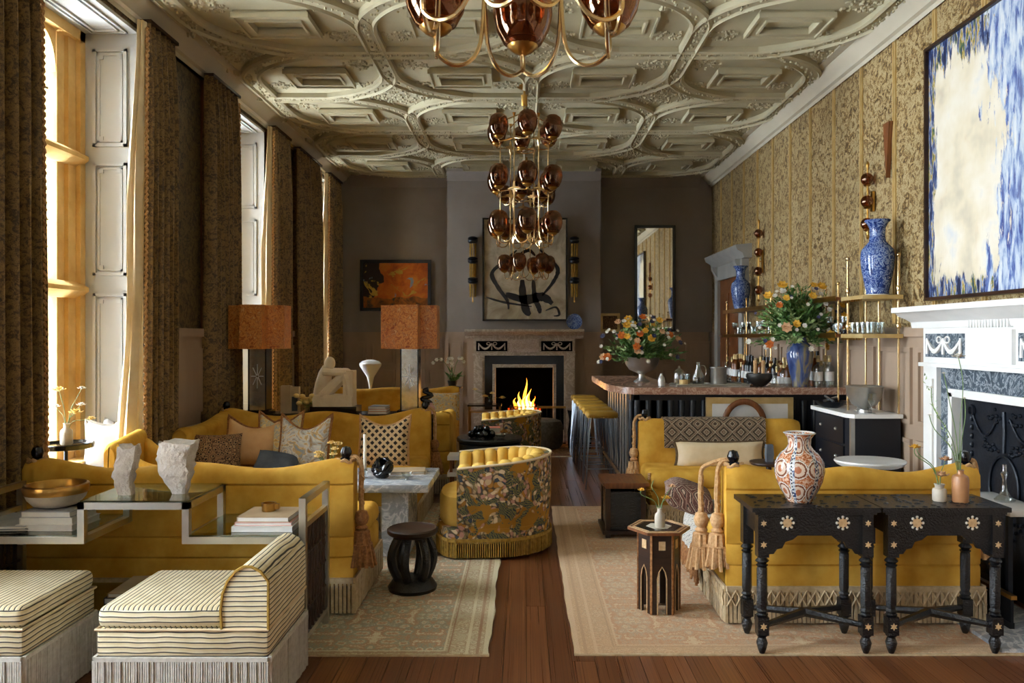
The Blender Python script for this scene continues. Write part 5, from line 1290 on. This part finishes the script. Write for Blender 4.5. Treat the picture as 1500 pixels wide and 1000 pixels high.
for i, (x, y, z, a) in enumerate(((2.60, 4.72, .075, .05), (2.69, 4.74, .075, .0), (2.645, 4.73, .15, .03))):
    o = MB().tube([(-.17, 0, 0), (0, .005, 0), (.17, 0, 0)], .045, 9).build('firewood_log', 'log_bark'); tag(o, 'split firewood log stacked on the marble hearth', 'log', 'firewood on the hearth', (x, y, z), PI/2+a)
fd = thing('fender', 'brass-topped black hearth fender', 'fender', (2.2, 4.5, 0)); MB().box(-.02, .02, -.8, .8, .0, .03).box(-.012, .012, -.8, .8, .03, .15).build('rail', 'black_metal', fd); MB().box(-.025, .025, -.82, .82, .15, .17).build('top_rail', 'brass', fd)
fd.location = (2.455, 4.55, 0.03); fd.scale = (.6, .75, 1)

# ================================================================== BAR
BZ = 1.06
bar = thing('bar_counter', 'navy panelled bar with a thick brown marble top', 'bar', (0, 0, 0))
top = [(.95, 6.78), (2.80, 6.78), (2.80, 7.38), (1.42, 7.38), (1.36, 7.45), (1.36, 8.85), (.76, 8.85), (.76, 7.42), (.79, 7.12), (.86, 6.88)]
m = MB(); c = (1.6, 7.6)
rg = [[(x+(dx), y+(dy), z) for (x, y), (dx, dy) in zip(top, [(.008, .008)]*len(top))] if k else [(x, y, z) for x, y in top] for z, k in ((BZ-.055, 0), (BZ, 0))]
m.prism(top, BZ-.06, BZ).build('marble_top', 'bar_marble', bar)
MB().box(.97, 2.80, 6.95, 7.25, 0, BZ-.06).box(.97, 1.30, 6.95, 8.80, 0, BZ-.06).build('carcase', 'navy_paint', bar)
ft = None
for i in range(19):
    x = 1.0+i*.098
    if ft is None: ft = MB().lathe([(.028, .12), (.028, BZ-.12)], 10).build('flute', 'navy_paint', bar); o = ft
    else: o = cp(ft, bar)
    o.location = (x, 6.945, 0)
for i in range(13):
    o = cp(ft, bar); o.location = (.965, 7.05+i*.14, 0)
for i in range(8):
    MB().box(.925, .945, 7.12+i*.21, 7.19+i*.21, .12, BZ-.08).build('metal_slat', 'pewter', bar)
MB().box(.94, 2.84, 6.92, 6.96, 0, .10).box(.94, .98, 6.92, 8.82, 0, .10).build('kickboard', 'navy_paint', bar)
MB().box(1.02, 2.84, 6.925, 6.955, BZ-.12, BZ-.06).box(.945, .98, 6.96, 8.8, BZ-.12, BZ-.06).build('frieze_rail', 'navy_paint', bar)
MB().box(.88, .90, 7.0, 8.8, .20, .22).build('foot_rail', 'brass', bar)
MB().box(1.30, 2.84, 7.25, 7.34, .80, .83).build('work_shelf', 'black_gloss', bar)
# framed print and round chair-back in front of the bar
fp = thing('framed_print', 'framed pale print leaning on the bar front behind the sofa', 'picture', (1.97, 6.87, .55)); MB().box(-.38, .38, -.015, .02, 0, .42).build('frame', 'gold_leaf', fp); MB().box(-.33, .33, -.02, -.014, .0, .365).build('print', 'paper_white', fp)
ra = thing('hoop_frame', 'round wooden hoop frame leaning behind the kilim-draped sofa', 'hoop', (1.90, 6.78, .55)); MB().tube([(.17*math.cos(q), 0, .2+.19*math.sin(q)) for q in [i*PI/16 for i in range(32)]], .026, 8, True, flat=(.5, 1)).build('hoop', 'brown_wood', ra)
bd = thing('wooden_stand', 'low wooden bench behind the armless sofa holding a framed print', 'bench', (1.9, 6.81, 0)); MB().box(-.5, .5, -.07, .09, .5, .55).build('top', 'brown_wood', bd)
for x in (-.45, .45): MB().box(x-.03, x+.03, -.06, .08, 0, .5).build('leg', 'brown_wood', bd)
# ---- stools
def stool():
    t = thing('bar_stool', 'bar stool with mustard leather seat and thin steel legs along the bar', 'stool', (0, 0, 0), 0, 'bar stools beside the bar')
    MB().rbox(-.16, .16, -.12, .12, .69, .755, .03, 3).build('seat', 'leather_gold', t)
    n = MB()
    for i in range(16): n.ball((-.152+i*.0203, -.121, .70), .005, .003, .005, 6, 4)
    n.build('nail_heads', 'brass', t)
    for sx in (-1, 1):
        for sy in (-1, 1):
            MB().tube([(sx*.135, sy*.115, .70), (sx*.17, sy*.15, 0)], .008, 6).tube([(sx*.115, sy*.115, .70), (sx*.168, sy*.15, .16)], .006, 6).build('leg', 'steel', t)
    m = MB()
    for s in (-1, 1): m.tube([(s*.162, -.142, .2), (s*.162, .142, .2)], .006, 6).tube([(-.162, s*.142, .2), (.162, s*.142, .2)], .006, 6)
    m.build('footrest', 'steel', t); return t
s0 = stool(); s0.location = (.775, 7.86, 0)
for i in range(1, 6): s = copy_tree(s0); s.location = (.775-.004*i, 7.86+.43*i, 0); s.rotation_euler = (0, 0, random.uniform(-.04, .04))
# ================================================================== BACK BAR
bb = thing('back_bar', 'dark back bar cupboard along the wallpapered wall', 'cabinet', (0, 0, 0))
MB().box(2.42, 2.80, 7.45, 9.95, 0, .95).build('body', 'navy_paint', bb); MB().box(2.40, 2.80, 7.42, 9.97, .95, .98).build('top', 'black_gloss', bb)
for i in range(5):
    dd = MB().box(2.405, 2.42, 7.48+i*.495, 7.94+i*.495, .06, .92).build('cupboard_door', 'navy_paint', bb); MB().ball((2.395, 7.88+i*.495, .6), .014).build('knob', 'brass', dd)
sh = thing('brass_shelf', 'long brass-posted wall shelf crowded with glasses and bottles', 'shelf', (0, 0, 0))
for y in (6.40, 7.25, 8.15, 9.05, 9.93):
    p = MB()
    for x in (2.56, 2.785): p.tube([(x, y, .98 if y > 7.4 else (BZ if y > 7 else .925)), (x, y, 1.93)], .008, 8); p.ball((x, y, 1.935), .014)
    p.build('post', 'brass_bright', sh)
for z in (1.52, 1.82):
    MB().box(2.53, 2.80, 6.37, 9.97, z-.022, z).build('shelf_board', 'brown_wood', sh); MB().box(2.52, 2.53, 6.37, 9.97, z-.03, z+.012).build('gallery_rail', 'brass', sh)
# near shelf over the marble-topped drinks cabinet
dc = thing('drinks_cabinet', 'navy drinks cabinet with white marble top beside the fireplace', 'cabinet', (0, 0, 0))
MB().prism([(2.46, 5.84), (2.80, 5.84), (2.80, 6.55), (2.43, 6.55), (2.43, 5.90)], 0, .895).build('body', 'navy_paint', dc); MB().prism([(2.44, 5.80), (2.80, 5.80), (2.80, 6.58), (2.40, 6.58), (2.40, 5.86)], .895, .925).build('marble_top', 'white_marble', dc)
MB().box(2.43, 2.46, 5.84, 5.87, .02, .895).build('corner_strip', 'pewter', dc)
for i in range(4):
    z = .06+i*.21; d_ = MB().box(2.415, 2.43, 5.95, 6.5, z, z+.19).build('drawer', 'navy_paint', dc); MB().ball((2.41, 6.08, z+.1), .013).ball((2.41, 6.38, z+.1), .013).build('knob', 'pewter', d_)
ns = thing('brass_shelf', 'small two-tier brass shelf over the marble-topped cabinet', 'shelf', (0, 0, 0))
for x, y in ((2.785, 5.84), (2.54, 6.16), (2.785, 6.16)): MB().tube([(x, y, .925), (x, y, 2.10)], .009, 8).lathe([(.014, 1.84), (.02, 1.86), (.014, 1.88)], 10, (x, y, 0)).lathe([(.014, 1.56), (.02, 1.58), (.014, 1.6)], 10, (x, y, 0)).ball((x, y, 2.11), .017).build('post', 'brass_bright', ns)
for z in (1.52, 1.81):
    MB().box(2.50, 2.80, 5.80, 6.20, z-.03, z).build('shelf_board', 'gold_leaf', ns)
    f = MB()
    for i in range(9): f.box(2.495, 2.502, 5.82+i*.042, 5.845+i*.042, z-.045, z-.03)
    f.build('pierced_rail', 'brass', ns)
# --- bottles and glasses
BOT = {'wine': [(.036, 0), (.038, .005), (.038, .19), (.03, .215), (.014, .235), (.013, .30), (.015, .305), (0, .306)],
       'spirit': [(.04, 0), (.042, .006), (.042, .16), (.035, .18), (.014, .20), (.014, .24), (.018, .245), (.018, .27), (0, .271)],
       'squat': [(.05, 0), (.055, .01), (.052, .1), (.03, .14), (.013, .16), (.013, .19), (.02, .2), (.02, .22), (0, .222)]}
protos = {}
def put_bottle(kind, mat, label, group, loc, lab=None, sc=1):
    key = (kind, mat)
    if key not in protos:
        t = thing('bottle', label, 'bottle', loc, 0, group); MB().lathe(BOT[kind], 14).build('body', mat, t); h = BOT[kind][-1][1]
        MB().lathe([(.0165, h-.055), (.0165, h+.002), (0, h+.003)], 10).build('cap', 'gold_leaf' if mat != 'bottle_dark' else 'black_gloss', t)
        if kind != 'squat': MB().lathe([(.0425 if kind == 'spirit' else .0388, .05), (.0425 if kind == 'spirit' else .0388, .13)], 14, cap=False).build('paper_label', 'paper_white', t)
        protos[key] = t
    else: t = copy_tree(protos[key]); t.location = loc
    t.rotation_euler = (0, 0, random.random()*6); return t
kinds = [('wine', 'bottle_dark', 'dark glass wine bottle lined up on the back bar'), ('spirit', 'clear_glass', 'clear glass spirit bottle lined up on the back bar'), ('spirit', 'bottle_amber', 'amber spirit bottle lined up on the back bar'), ('squat', 'clear_glass', 'squat clear decanter bottle on the back bar'), ('wine', 'bottle_amber', 'amber glass wine bottle lined up on the back bar')]
rnd = random.Random(11)
for i in range(22):
    y = 7.52+i*.108
    for q in range(2):
        if rnd.random() < .85:
            k, mt_, lb = rnd.choice(kinds); put_bottle(k, mt_, lb, 'bottles on the back bar', (2.53+q*.13, y+rnd.uniform(-.02, .02), .98))
for i in range(9):
    k, mt_, lb = rnd.choice(kinds); put_bottle(k, mt_, lb, 'bottles on the back bar', (2.60+.1*(i % 2), 6.95+(i//2)*.095, BZ))
gp = None
def glass_at(loc, kind=0):
    global gp
    if gp is None: gp = {}
    if kind not in gp:
        t = thing('drinking_glass', ['stemmed clear glass standing on the brass shelf', 'clear tumbler standing on the brass shelf'][kind], 'glass', loc, 0, ['stemmed glasses on the brass shelves', 'tumblers on the brass shelves'][kind])
        pr = [[(.03, 0), (.03, .003), (.005, .008), (.004, .06), (.02, .075), (.032, .10), (.034, .15), (.031, .15), (.029, .1), (0, .078)], [(.03, 0), (.033, .005), (.036, .09), (.034, .09), (.03, .01), (0, .009)]][kind]
        MB().lathe(pr, 14).build('body', 'clear_glass', t); gp[kind] = t
    else: t = copy_tree(gp[kind]); t.location = loc
    return t
for i in range(34):
    glass_at((2.60+.09*(i % 2), 6.5+i*.10, 1.52), 0 if i % 3 else 1)
for i in range(7): glass_at((2.58+.05*(i % 2)*2, 5.87+i*.045, 1.52), 1)
for i in range(5): glass_at((2.60, 5.88+i*.06, .925), 0)
def tall_vase(name, label, loc, s, mat='blue_china'):
    t = thing(name, label, 'vase', loc); P = [(.075, 0), (.08, .01), (.078, .03), (.09, .08), (.112, .20), (.12, .28), (.112, .34), (.085, .375), (.06, .40), (.054, .44), (.056, .50), (.072, .535), (.088, .55), (.09, .56), (.08, .56), (.05, .53), (0, .5)]
    MB().lathe([(r*s, z*s) for r, z in P], 32).build('body', mat, t); MB().lathe([(.082*s, .0), (.083*s, .012*s)], 32).build('foot_ring', 'ceramic_white', t); return t
tall_vase('china_vase', 'large blue and white china vase on the small brass shelf', (2.69, 5.98, 1.81), 1.03)
tall_vase('china_vase', 'smaller blue china vase at the far end of the long shelf', (2.70, 9.80, 1.82), 1.0)
pb = thing('pewter_bowl', 'deep hammered pewter bowl on the marble-topped cabinet', 'bowl', (2.60, 6.0, .925)); MB().lathe([(.05, 0), (.05, .02), (.03, .025), (.09, .06), (.125, .12), (.135, .19), (.142, .196), (.138, .2), (.128, .19), (.115, .12), (.07, .06), (0, .045)], 32).build('body', 'pewter', pb)
cl = thing('dark_dish', 'crumpled dark metal dish of ice tools on the marble-topped cabinet', 'dish', (2.50, 6.4, .925)); MB().lathe([(.06, 0), (.1, .02), (.12, .05), (.11, .05), (.08, .025), (0, .02)], 14, flute=.08, fn=5).build('dish', 'black_metal', cl); MB().tube([(-.06, 0, .05), (.06, .02, .08)], .012, 6).tube([(0, -.06, .05), (-.03, .05, .09)], .01, 6).build('tongs', 'steel', cl)
# --- on the bar top
pbw = thing('pedestal_bowl', 'pewter pedestal bowl holding wild flowers on the bar', 'bowl', (1.14, 7.62, BZ)); MB().lathe([(.075, 0), (.078, .01), (.05, .025), (.03, .045), (.028, .075), (.045, .09), (.12, .12), (.155, .17), (.17, .235), (.176, .24), (.165, .242), (.145, .17), (0, .13)], 32).build('body', 'pewter', pbw)
def bouquet(label, loc, spread, h, nleaf, flowers, seed, low=.0):
    t = thing('bouquet', label, 'flowers', loc); rnd = random.Random(seed); L = MB(); L2 = MB(); S = MB()
    for i in range(nleaf):
        a, e = rnd.random()*2*PI, rnd.uniform(low, 1.35); d = Vector((math.cos(a)*math.cos(e)*spread, math.sin(a)*math.cos(e)*spread*.7, math.sin(e)*h)); r = rnd.uniform(.45, 1.0)
        tip = d*r
        if loc[0]+tip.x > 2.76: continue
        S.tube([(0, 0, -.05), tuple(d*r*.45+Vector((0, 0, .04))), tuple(tip)], .0025, 4)
        if loc[0]+tip.x > 2.76: continue
        sprig(L if rnd.random() < .65 else L2, d*r*.4, d, (d*r*.6).length, 16, .021, rnd)
    L.build('foliage', 'leaf', t, kind='stuff'); L2.build('pale_foliage', 'leaf_light', t, kind='stuff'); S.build('stems', 'stem', t, kind='stuff')
    for (n, mat, r0, r1) in flowers:
        for i in range(n):
            a, e = rnd.random()*2*PI, rnd.uniform(low, 1.3); q = rnd.uniform(.9, 1.06)
            a = PI+a*.5 if rnd.random() < .75 else a
            c = (math.cos(a)*math.cos(e)*spread*q, math.sin(a)*math.cos(e)*spread*.7*q-.02, math.sin(e)*h*q); c = (min(c[0], 2.76-loc[0]), c[1], c[2]); f = MB(); blossom(f, c, rnd.uniform(r0, r1), 7, 0, (c[0]*.6, -.35+c[1]*.6, c[2]*.6+.12)); f.build('flower', mat, t)
    return t
bouquet('loose wild bouquet in the pewter pedestal bowl on the bar', (1.14, 7.62, BZ+.24), .42, .40, 150, [(44, 'petal_white', .013, .022), (10, 'petal_yellow', .032, .048), (7, 'petal_orange', .03, .045), (12, 'petal_blue', .02, .03), (6, 'petal_peach', .03, .04)], 5, -.12)
bvs = thing('glazed_vase', 'tall glazed blue and ochre vase on the bar', 'vase', (2.44, 6.95, BZ)); MB().lathe([(.07, 0), (.075, .01), (.072, .03), (.085, .10), (.11, .22), (.118, .29), (.105, .35), (.07, .385), (.06, .40), (.075, .43), (.07, .435), (.05, .40), (0, .38)], 32).build('body', 'glazed_blue', bvs)
bouquet('full green bouquet with yellow blooms in the tall glazed vase', (2.44, 6.95, BZ+.46), .46, .46, 230, [(13, 'petal_yellow', .035, .055), (34, 'petal_white', .015, .028), (4, 'petal_orange', .03, .045), (10, 'petal_blue', .015, .025), (3, 'petal_peach', .04, .05)], 9, -.3)
bouquet_t = None
dbw = thing('dark_bowl', 'dark round-bottomed bowl holding two short candles on the bar', 'bowl', (2.08, 6.95, BZ)); MB().lathe([(.03, 0), (.05, .008), (.10, .05), (.115, .085), (.11, .115), (.10, .118), (.095, .08), (.04, .03), (0, .025)], 28).build('body', 'ceramic_dark', dbw)
for x in (-.035, .035):
    cdo = MB().cyl((0, 0, 0), .017, .2, 12).build('pillar_candle', 'tassel_tan'); tag(cdo, 'tan pillar candle standing in the dark bowl', 'candle', 'candles in the dark bowl', (2.08+x, 6.95, BZ+.03))
tr = thing('tray', 'silver tray holding decanters on the bar', 'tray', (1.66, 7.03, BZ)); MB().prism([(-.32, -.13), (.32, -.13), (.36, 0), (.32, .13), (-.32, .13), (-.36, 0)], 0, .012).build('plate', 'pewter', tr); MB().tube([(-.32, -.13, .014), (.32, -.13, .014), (.36, 0, .014), (.32, .13, .014), (-.32, .13, .014), (-.36, 0, .014)], .008, 6, True).build('rim', 'pewter', tr)
ib = thing('ice_bucket', 'fluted silver ice bucket on the bar tray', 'bucket', (1.74, 7.03, BZ+.013)); MB().lathe([(.065, 0), (.07, .008), (.072, .14), (.08, .15), (.078, .155), (.066, .15), (.062, .01), (0, .01)], 28, flute=.02, fn=14).build('body', 'pewter', ib)
dcn = thing('decanter', 'clear glass decanter with handle and dark spirit on the bar tray', 'decanter', (1.56, 7.04, BZ+.013)); MB().lathe([(.05, 0), (.055, .01), (.055, .07), (.02, .14), (.014, .19), (.02, .2), (.017, .2), (0, .15)], 20).build('body', 'clear_glass', dcn); MB().lathe([(.048, .008), (.051, .06), (0, .06)], 18).build('spirit', 'dark_liquor', dcn); MB().tube(spline([(.02, 0, .17), (.06, 0, .16), (.07, 0, .1), (.05, 0, .06)], 4), .005, 6).build('handle', 'clear_glass', dcn)
gcn = thing('gilt_tumbler', 'gilt-patterned tumbler on the bar tray', 'glass', (1.42, 6.99, BZ+.013), 0); MB().lathe([(.035, 0), (.038, .004), (.042, .09), (.039, .09), (.035, .01), (0, .01)], 18).build('body', 'clear_glass', gcn); MB().lathe([(.0385, .005), (.0405, .045)], 18, cap=False).build('gilt_band', 'gold_leaf', gcn)
gc2 = copy_tree(gcn); gc2.location = (1.46, 7.10, BZ+.013); gc2['label'] = 'gilt-patterned tumbler at the back of the bar tray'
skr = thing('shaker', 'small silver cocktail shaker on the bar', 'shaker', (1.22, 6.98, BZ)); MB().lathe([(.025, 0), (.03, .004), (.033, .05), (.028, .075), (.018, .09), (.012, .1), (.014, .11), (0, .118)], 20).build('body', 'pewter', skr)
lj = thing('lidded_jar', 'cut glass lidded jar on the bar tray', 'jar', (1.40, 7.1, BZ+.013)); MB().lathe([(.04, 0), (.045, .01), (.05, .09), (.045, .1), (.052, .105), (.03, .13), (.008, .14), (.012, .16), (0, .165)], 18, flute=.04, fn=9).build('body', 'clear_glass', lj)
# ================================================================== WALL PIECES
def sconce(label, loc, rz, balls, h, crystal=False):
    t = thing('wall_sconce', label, 'sconce', loc, rz, None)     # local: projects to -y
    MB().tube([(0, -.05, h), (0, -.05, 0)], .008, 6).build('rod', 'brass', t)
    MB().box(-.02, .02, -.02, 0, h*.35, h*.65).tube([(0, -.01, h*.5), (0, -.05, h*.5)], .008, 6).build('wall_plate', 'brass', t)
    for i in range(balls):
        z = h*(i+.5)/balls
        MB().ball((0, -.055, z), .05, .05, .05, 14, 10).build('glass_ball', 'smoke_glass', t); MB().lathe([(.02, -.06), (.03, -.05), (.02, -.04)], 10, (0, -.055, z)).build('ball_cup', 'brass', t)
    if crystal:
        for i in range(3):
            z = h*(i+.5)/3; m = MB()
            for q in range(8): a = q*PI/4; m.tube([(.042*math.cos(a), -.055+.042*math.sin(a), z-.10), (.042*math.cos(a), -.055+.042*math.sin(a), z+.09)], .011, 5, rf=lambda u: .6+.8*abs(math.sin(u*9)))
            m.build('crystal_ring', 'fringe_gold', t)
            MB().lathe([(.045, -.05), (.07, -.035), (.075, -.01), (.05, .0), (.075, .012), (.07, .03), (.045, .045)], 14, (0, -.055, z+.145)).build('collar', 'black_metal', t)
    MB().lathe([(.0, -.04), (.014, -.02), (.01, 0)], 10, (0, -.05, 0)).lathe([(.008, 0), (.016, .03), (0, .06)], 10, (0, -.05, h)).build('finial', 'brass', t)
    return t
sconce('brass wall sconce of three smoked glass balls above the large china vase', (XR-.012, 6.42, 2.33), -PI/2, 3, .55)
sconce('brass wall sconce of smoked glass balls above the far end of the shelf', (XR-.012, 9.40, 1.95), -PI/2, 4, .9)
sconce('tall crystal and black wall sconce nearer the window side of the far fireplace', (-.75, 11.49, 2.03), 0, 0, .88, True)
sconce('tall crystal and black wall sconce nearer the bar side of the far fireplace', (.73, 11.49, 2.03), 0, 0, .88, True)
wd = thing('wooden_wedge', 'tapering brown wooden wall ornament pointing down', 'ornament', (XR-.012, 6.13, 2.74)); MB().prism([(0, 0), (.05, .43), (-.05, .43)], -.035, 0, 'x').build('wedge', 'brown_wood', wd)
def painting(label, loc, rz, w, h, canvas, frame, fw=.03, d=.05):
    t = thing('painting', label, 'painting', loc, rz)        # local: x across, faces -y, wall at 0
    m = MB().box(-w/2, w/2, -d, 0, -h/2, -h/2+fw).box(-w/2, w/2, -d, 0, h/2-fw, h/2).box(-w/2, -w/2+fw, -d, 0, -h/2+fw, h/2-fw).box(w/2-fw, w/2, -d, 0, -h/2+fw, h/2-fw); m.build('frame', frame, t)
    return t
pp = painting('large abstract canvas of cream and blue strokes above the white fireplace', (XR-.012, 4.58, 2.63), -PI/2, 1.84, 1.76, None, 'dark_wood', .022, .06)
MB().box(-.90, .90, -.035, -.03, -.86, .86).build('canvas', 'canvas_blue', pp)
po_ = painting('dark orange abstract painting on the far wall behind the lamp', (-1.96, YB-.005, 2.28), 0, 1.08, .78, None, 'black_wood', .05, .05); MB().box(-.5, .5, -.035, -.02, -.35, .35).build('canvas', 'canvas_orange', po_)
pf = painting('tall tan painting with bold black figure strokes over the far fireplace', (.01, 11.49, 2.48), 0, 1.24, 1.50, None, 'black_wood', .025, .05); MB().box(-.6, .6, -.035, -.02, -.73, .73).build('canvas', 'canvas_tan', pf)
def stroke(pts, r):
    P = [Vector((p[0], p[1])) for p in spline([(x, z, 0) for x, z in pts], 6)]; rg = []
    for i, p in enumerate(P):
        t = (P[min(i+1, len(P)-1)]-P[max(i-1, 0)]).normalized(); w = r*(.45+.9*math.sin(PI*(i+.5)/len(P)))*random.uniform(.85, 1.15)
        rg.append([(p.x-t.y*w, -.0385, p.y+t.x*w), (p.x+t.y*w, -.0385, p.y-t.x*w), (p.x+t.y*w, -.033, p.y-t.x*w), (p.x-t.y*w, -.033, p.y+t.x*w)])
    MB().loft(rg, True, False).build('paint_stroke', 'black_gloss', pf)
stroke([(-.12, .28), (-.30, .12), (-.48, -.05), (-.40, -.25), (-.26, -.45), (-.24, -.58)], .022)
stroke([(.20, .3), (.40, .12), (.48, -.02), (.40, -.2), (.25, -.38)], .022)
stroke([(-.10, .2), (.05, .28), (.15, .2)], .02); stroke([(-.28, -.36), (0, -.44), (.25, -.40), (.4, -.5)], .05)
stroke([(-.04, -.15), (-.03, -.4), (.02, -.6), (.08, -.66)], .045); stroke([(.12, -.12), (.14, -.4), (.2, -.55), (.22, -.64)], .03); stroke([(-.58, -.40), (-.3, -.48), (.1, -.54)], .012); stroke([(.3, -.6), (.45, -.55), (.5, -.66), (.42, -.68)], .012)
mr = thing('tall_mirror', 'tall narrow black-framed mirror against the far wall', 'mirror', (1.99, YB-.03, 1.58)); m = MB()
m.box(-.31, -.27, -.04, 0, 0, 1.62).box(.27, .31, -.04, 0, 0, 1.62).box(-.27, .27, -.04, 0, 0, .04).box(-.27, .27, -.04, 0, 1.58, 1.62); m.build('frame', 'black_gloss', mr); MB().box(-.27, .27, -.02, -.012, .04, 1.58).build('mirror_glass', 'mirror_glass', mr)
mr.location = (1.99, YB-.02, 1.575); mr.rotation_euler = (0, 0, 0)
bp = thing('blue_plate', 'blue round plate propped on the far mantel', 'plate', (.72, 11.33, 1.60)); m = MB(); m.at((0, 0, .115), (PI/2-.15, 0, 0)); m.lathe([(.0, .0), (.07, .002), (.115, .016), (.115, .02), (.07, .008), (0, .006)], 28); m.build('plate', 'blue_china', bp)
gf = thing('gilt_picture', 'small gilt framed picture standing beside the far fireplace', 'picture', (1.30, 11.93, 1.575)); MB().box(-.15, .15, -.03, 0, 0, .28).build('frame', 'gold_leaf', gf); MB().box(-.11, .11, -.034, -.028, .04, .24).build('picture', 'leopard', gf)
# ================================================================== FAR END BITS
pf_ = thing('pouf', 'grey wool oval pouf before the far fire', 'pouf', (.12, 10.55, 0.011)); MB().loft([[(.40*k*math.cos(q), .26*k*math.sin(q), z) for q in [i*PI/14 for i in range(28)]] for z, k in ((.0, .9), (.05, 1), (.30, 1), (.36, .93), (.385, .75), (.39, .4))], True, True).build('body', 'wool_grey', pf_)
et = thing('brass_table', 'slim brass and glass side table left of the far fire', 'side table', (-.52, 10.35, 0.011))
for x in (-.2, .2):
    for y in (-.13, .13): MB().cyl((x, y, 0), .011, .58, 8).build('leg', 'brass', et)
MB().box(-.22, .22, -.15, .15, .58, .60).build('table_top', 'black_gloss', et); MB().box(-.2, .2, -.14, .14, .50, .515).build('rail', 'brass', et); MB().box(-.2, .2, -.13, .13, .22, .23).build('lower_shelf', 'clear_glass', et)
bottle('bud_vase', 'dark little vase of pale yellow roses near the far fire', (-.45, 10.35, .611), [(.03, 0), (.04, .03), (.03, .07), (.02, .085), (0, .08)], 'black_gloss', [(-.20, 0, .19, .045, 'petal_pale', -.03), (-.07, 0, .10, .05, 'petal_pale', 0), (.03, 0, .14, .045, 'petal_pale', 0), (.16, 0, .08, .05, 'petal_pale', 0)], h=.085)
bk = thing('metal_stool', 'black twisted branch-work metal stool beside the far fireplace', 'stool', (.74, 10.50, 0)); m = MB(); rnd = random.Random(3)
for i in range(16):
    a = rnd.random()*6; m.tube(spline([(.14*math.cos(a), .14*math.sin(a), .0), (.15*math.cos(a+.6), .15*math.sin(a+.6), .18), (.13*math.cos(a+1.1), .13*math.sin(a+1.1), .36), (.15*math.cos(a+1.5), .15*math.sin(a+1.5), .52)], 4), .016, 6)
m.build('branches', 'iron', bk); MB().lathe([(.16, .52), (.17, .535), (0, .54)], 20).build('seat', 'pewter', bk)
fg = thing('fire_guard', 'low brass-railed fire guard at the far hearth', 'fender', (.38, 10.98, 0)); MB().box(-.2, .2, -.012, .012, .5, .53).build('top_rail', 'brass', fg)
m = MB()
for i in range(7): m.box(-.19+i*.0633-.004, -.19+i*.0633+.004, -.004, .004, .02, .5)
m.box(-.2, .2, -.02, .02, 0, .02); m.build('bars', 'black_metal', fg)
# on the round black table
fruit = []
for i in range(16):
    a = random.random()*6; r = .11*math.sqrt(random.random())
    o = MB().ball((0, 0, 0), .03, .03, .034, 10, 7).build('wooden_fruit', 'black_gloss'); tag(o, 'black carved wooden fruit heaped on the round table', 'fruit', 'black wooden fruit', (-.40+r*math.cos(a), 7.38+r*math.sin(a)*.8, .588+(.045 if r < .055 else 0)))
books([(.2, .16, .018, 'paper_tan', 'tan book under the coral one on the round black table', .1), (.19, .15, .05, 'paper_coral', 'thick coral book on the round black table', .05)], -.33, 7.60, .557)
gd = thing('glass_dish', 'small clear glass dish on the round black table', 'dish', (-.22, 7.32, .557)); MB().lathe([(.03, 0), (.05, .02), (.06, .035), (.055, .035), (.04, .015), (0, .012)], 16).build('body', 'clear_glass', gd)

# low white slab table with shelves by the round table, plant behind the far sofa
lw = thing('low_shelf_table', 'low table of white stone shelves beside the round black table', 'side table', (-.53, 6.85, 0))
for z in (.16, .30, .44): MB().box(-.13, .13, -.12, .12, z, z+.035).build('slab', 'white_marble', lw)
for x in (-.1, .1):
    for y in (-.09, .09): MB().box(x-.012, x+.012, y-.012, y+.012, 0, .44).build('leg', 'brown_wood', lw)
pt = thing('plant_stand', 'slim dark plant stand behind the far sofa', 'stand', (-.98, 10.72, 0)); MB().lathe([(.12, 0), (.12, .02), (.02, .04), (.02, .78), (.14, .8), (.14, .82), (0, .82)], 16).build('stand', 'dark_wood', pt)
op = thing('potted_orchid', 'potted orchid with arching stems on the plant stand', 'plant', (-.98, 10.72, .82)); MB().lathe([(.05, 0), (.07, .08), (.06, .08), (0, .07)], 14).build('pot', 'ceramic_dark', op)
g = MB(); L = MB(); rnd = random.Random(6)
for i in range(5):
    d = rnd.uniform(-.22, .22); e = rnd.uniform(.3, .42); P = spline([(0, 0, .06), (d*.3, 0, e*.7), (d*.8, 0, e), (d*1.2, 0, e*.85)], 5); g.tube(P, .004, 5)
    for k in range(3): f = MB(); p = P[-1-3*k]; blossom(f, p, .03, 6, 0, (0, -1, .2)); f.build('flower', 'petal_white', op)
for i in range(9): sprig(L, (0, 0, .07), (rnd.uniform(-1, 1), rnd.uniform(-1, 1), .8), .14, 5, .03, rnd)
g.build('stems', 'stem', op); L.build('leaves', 'leaf', op)
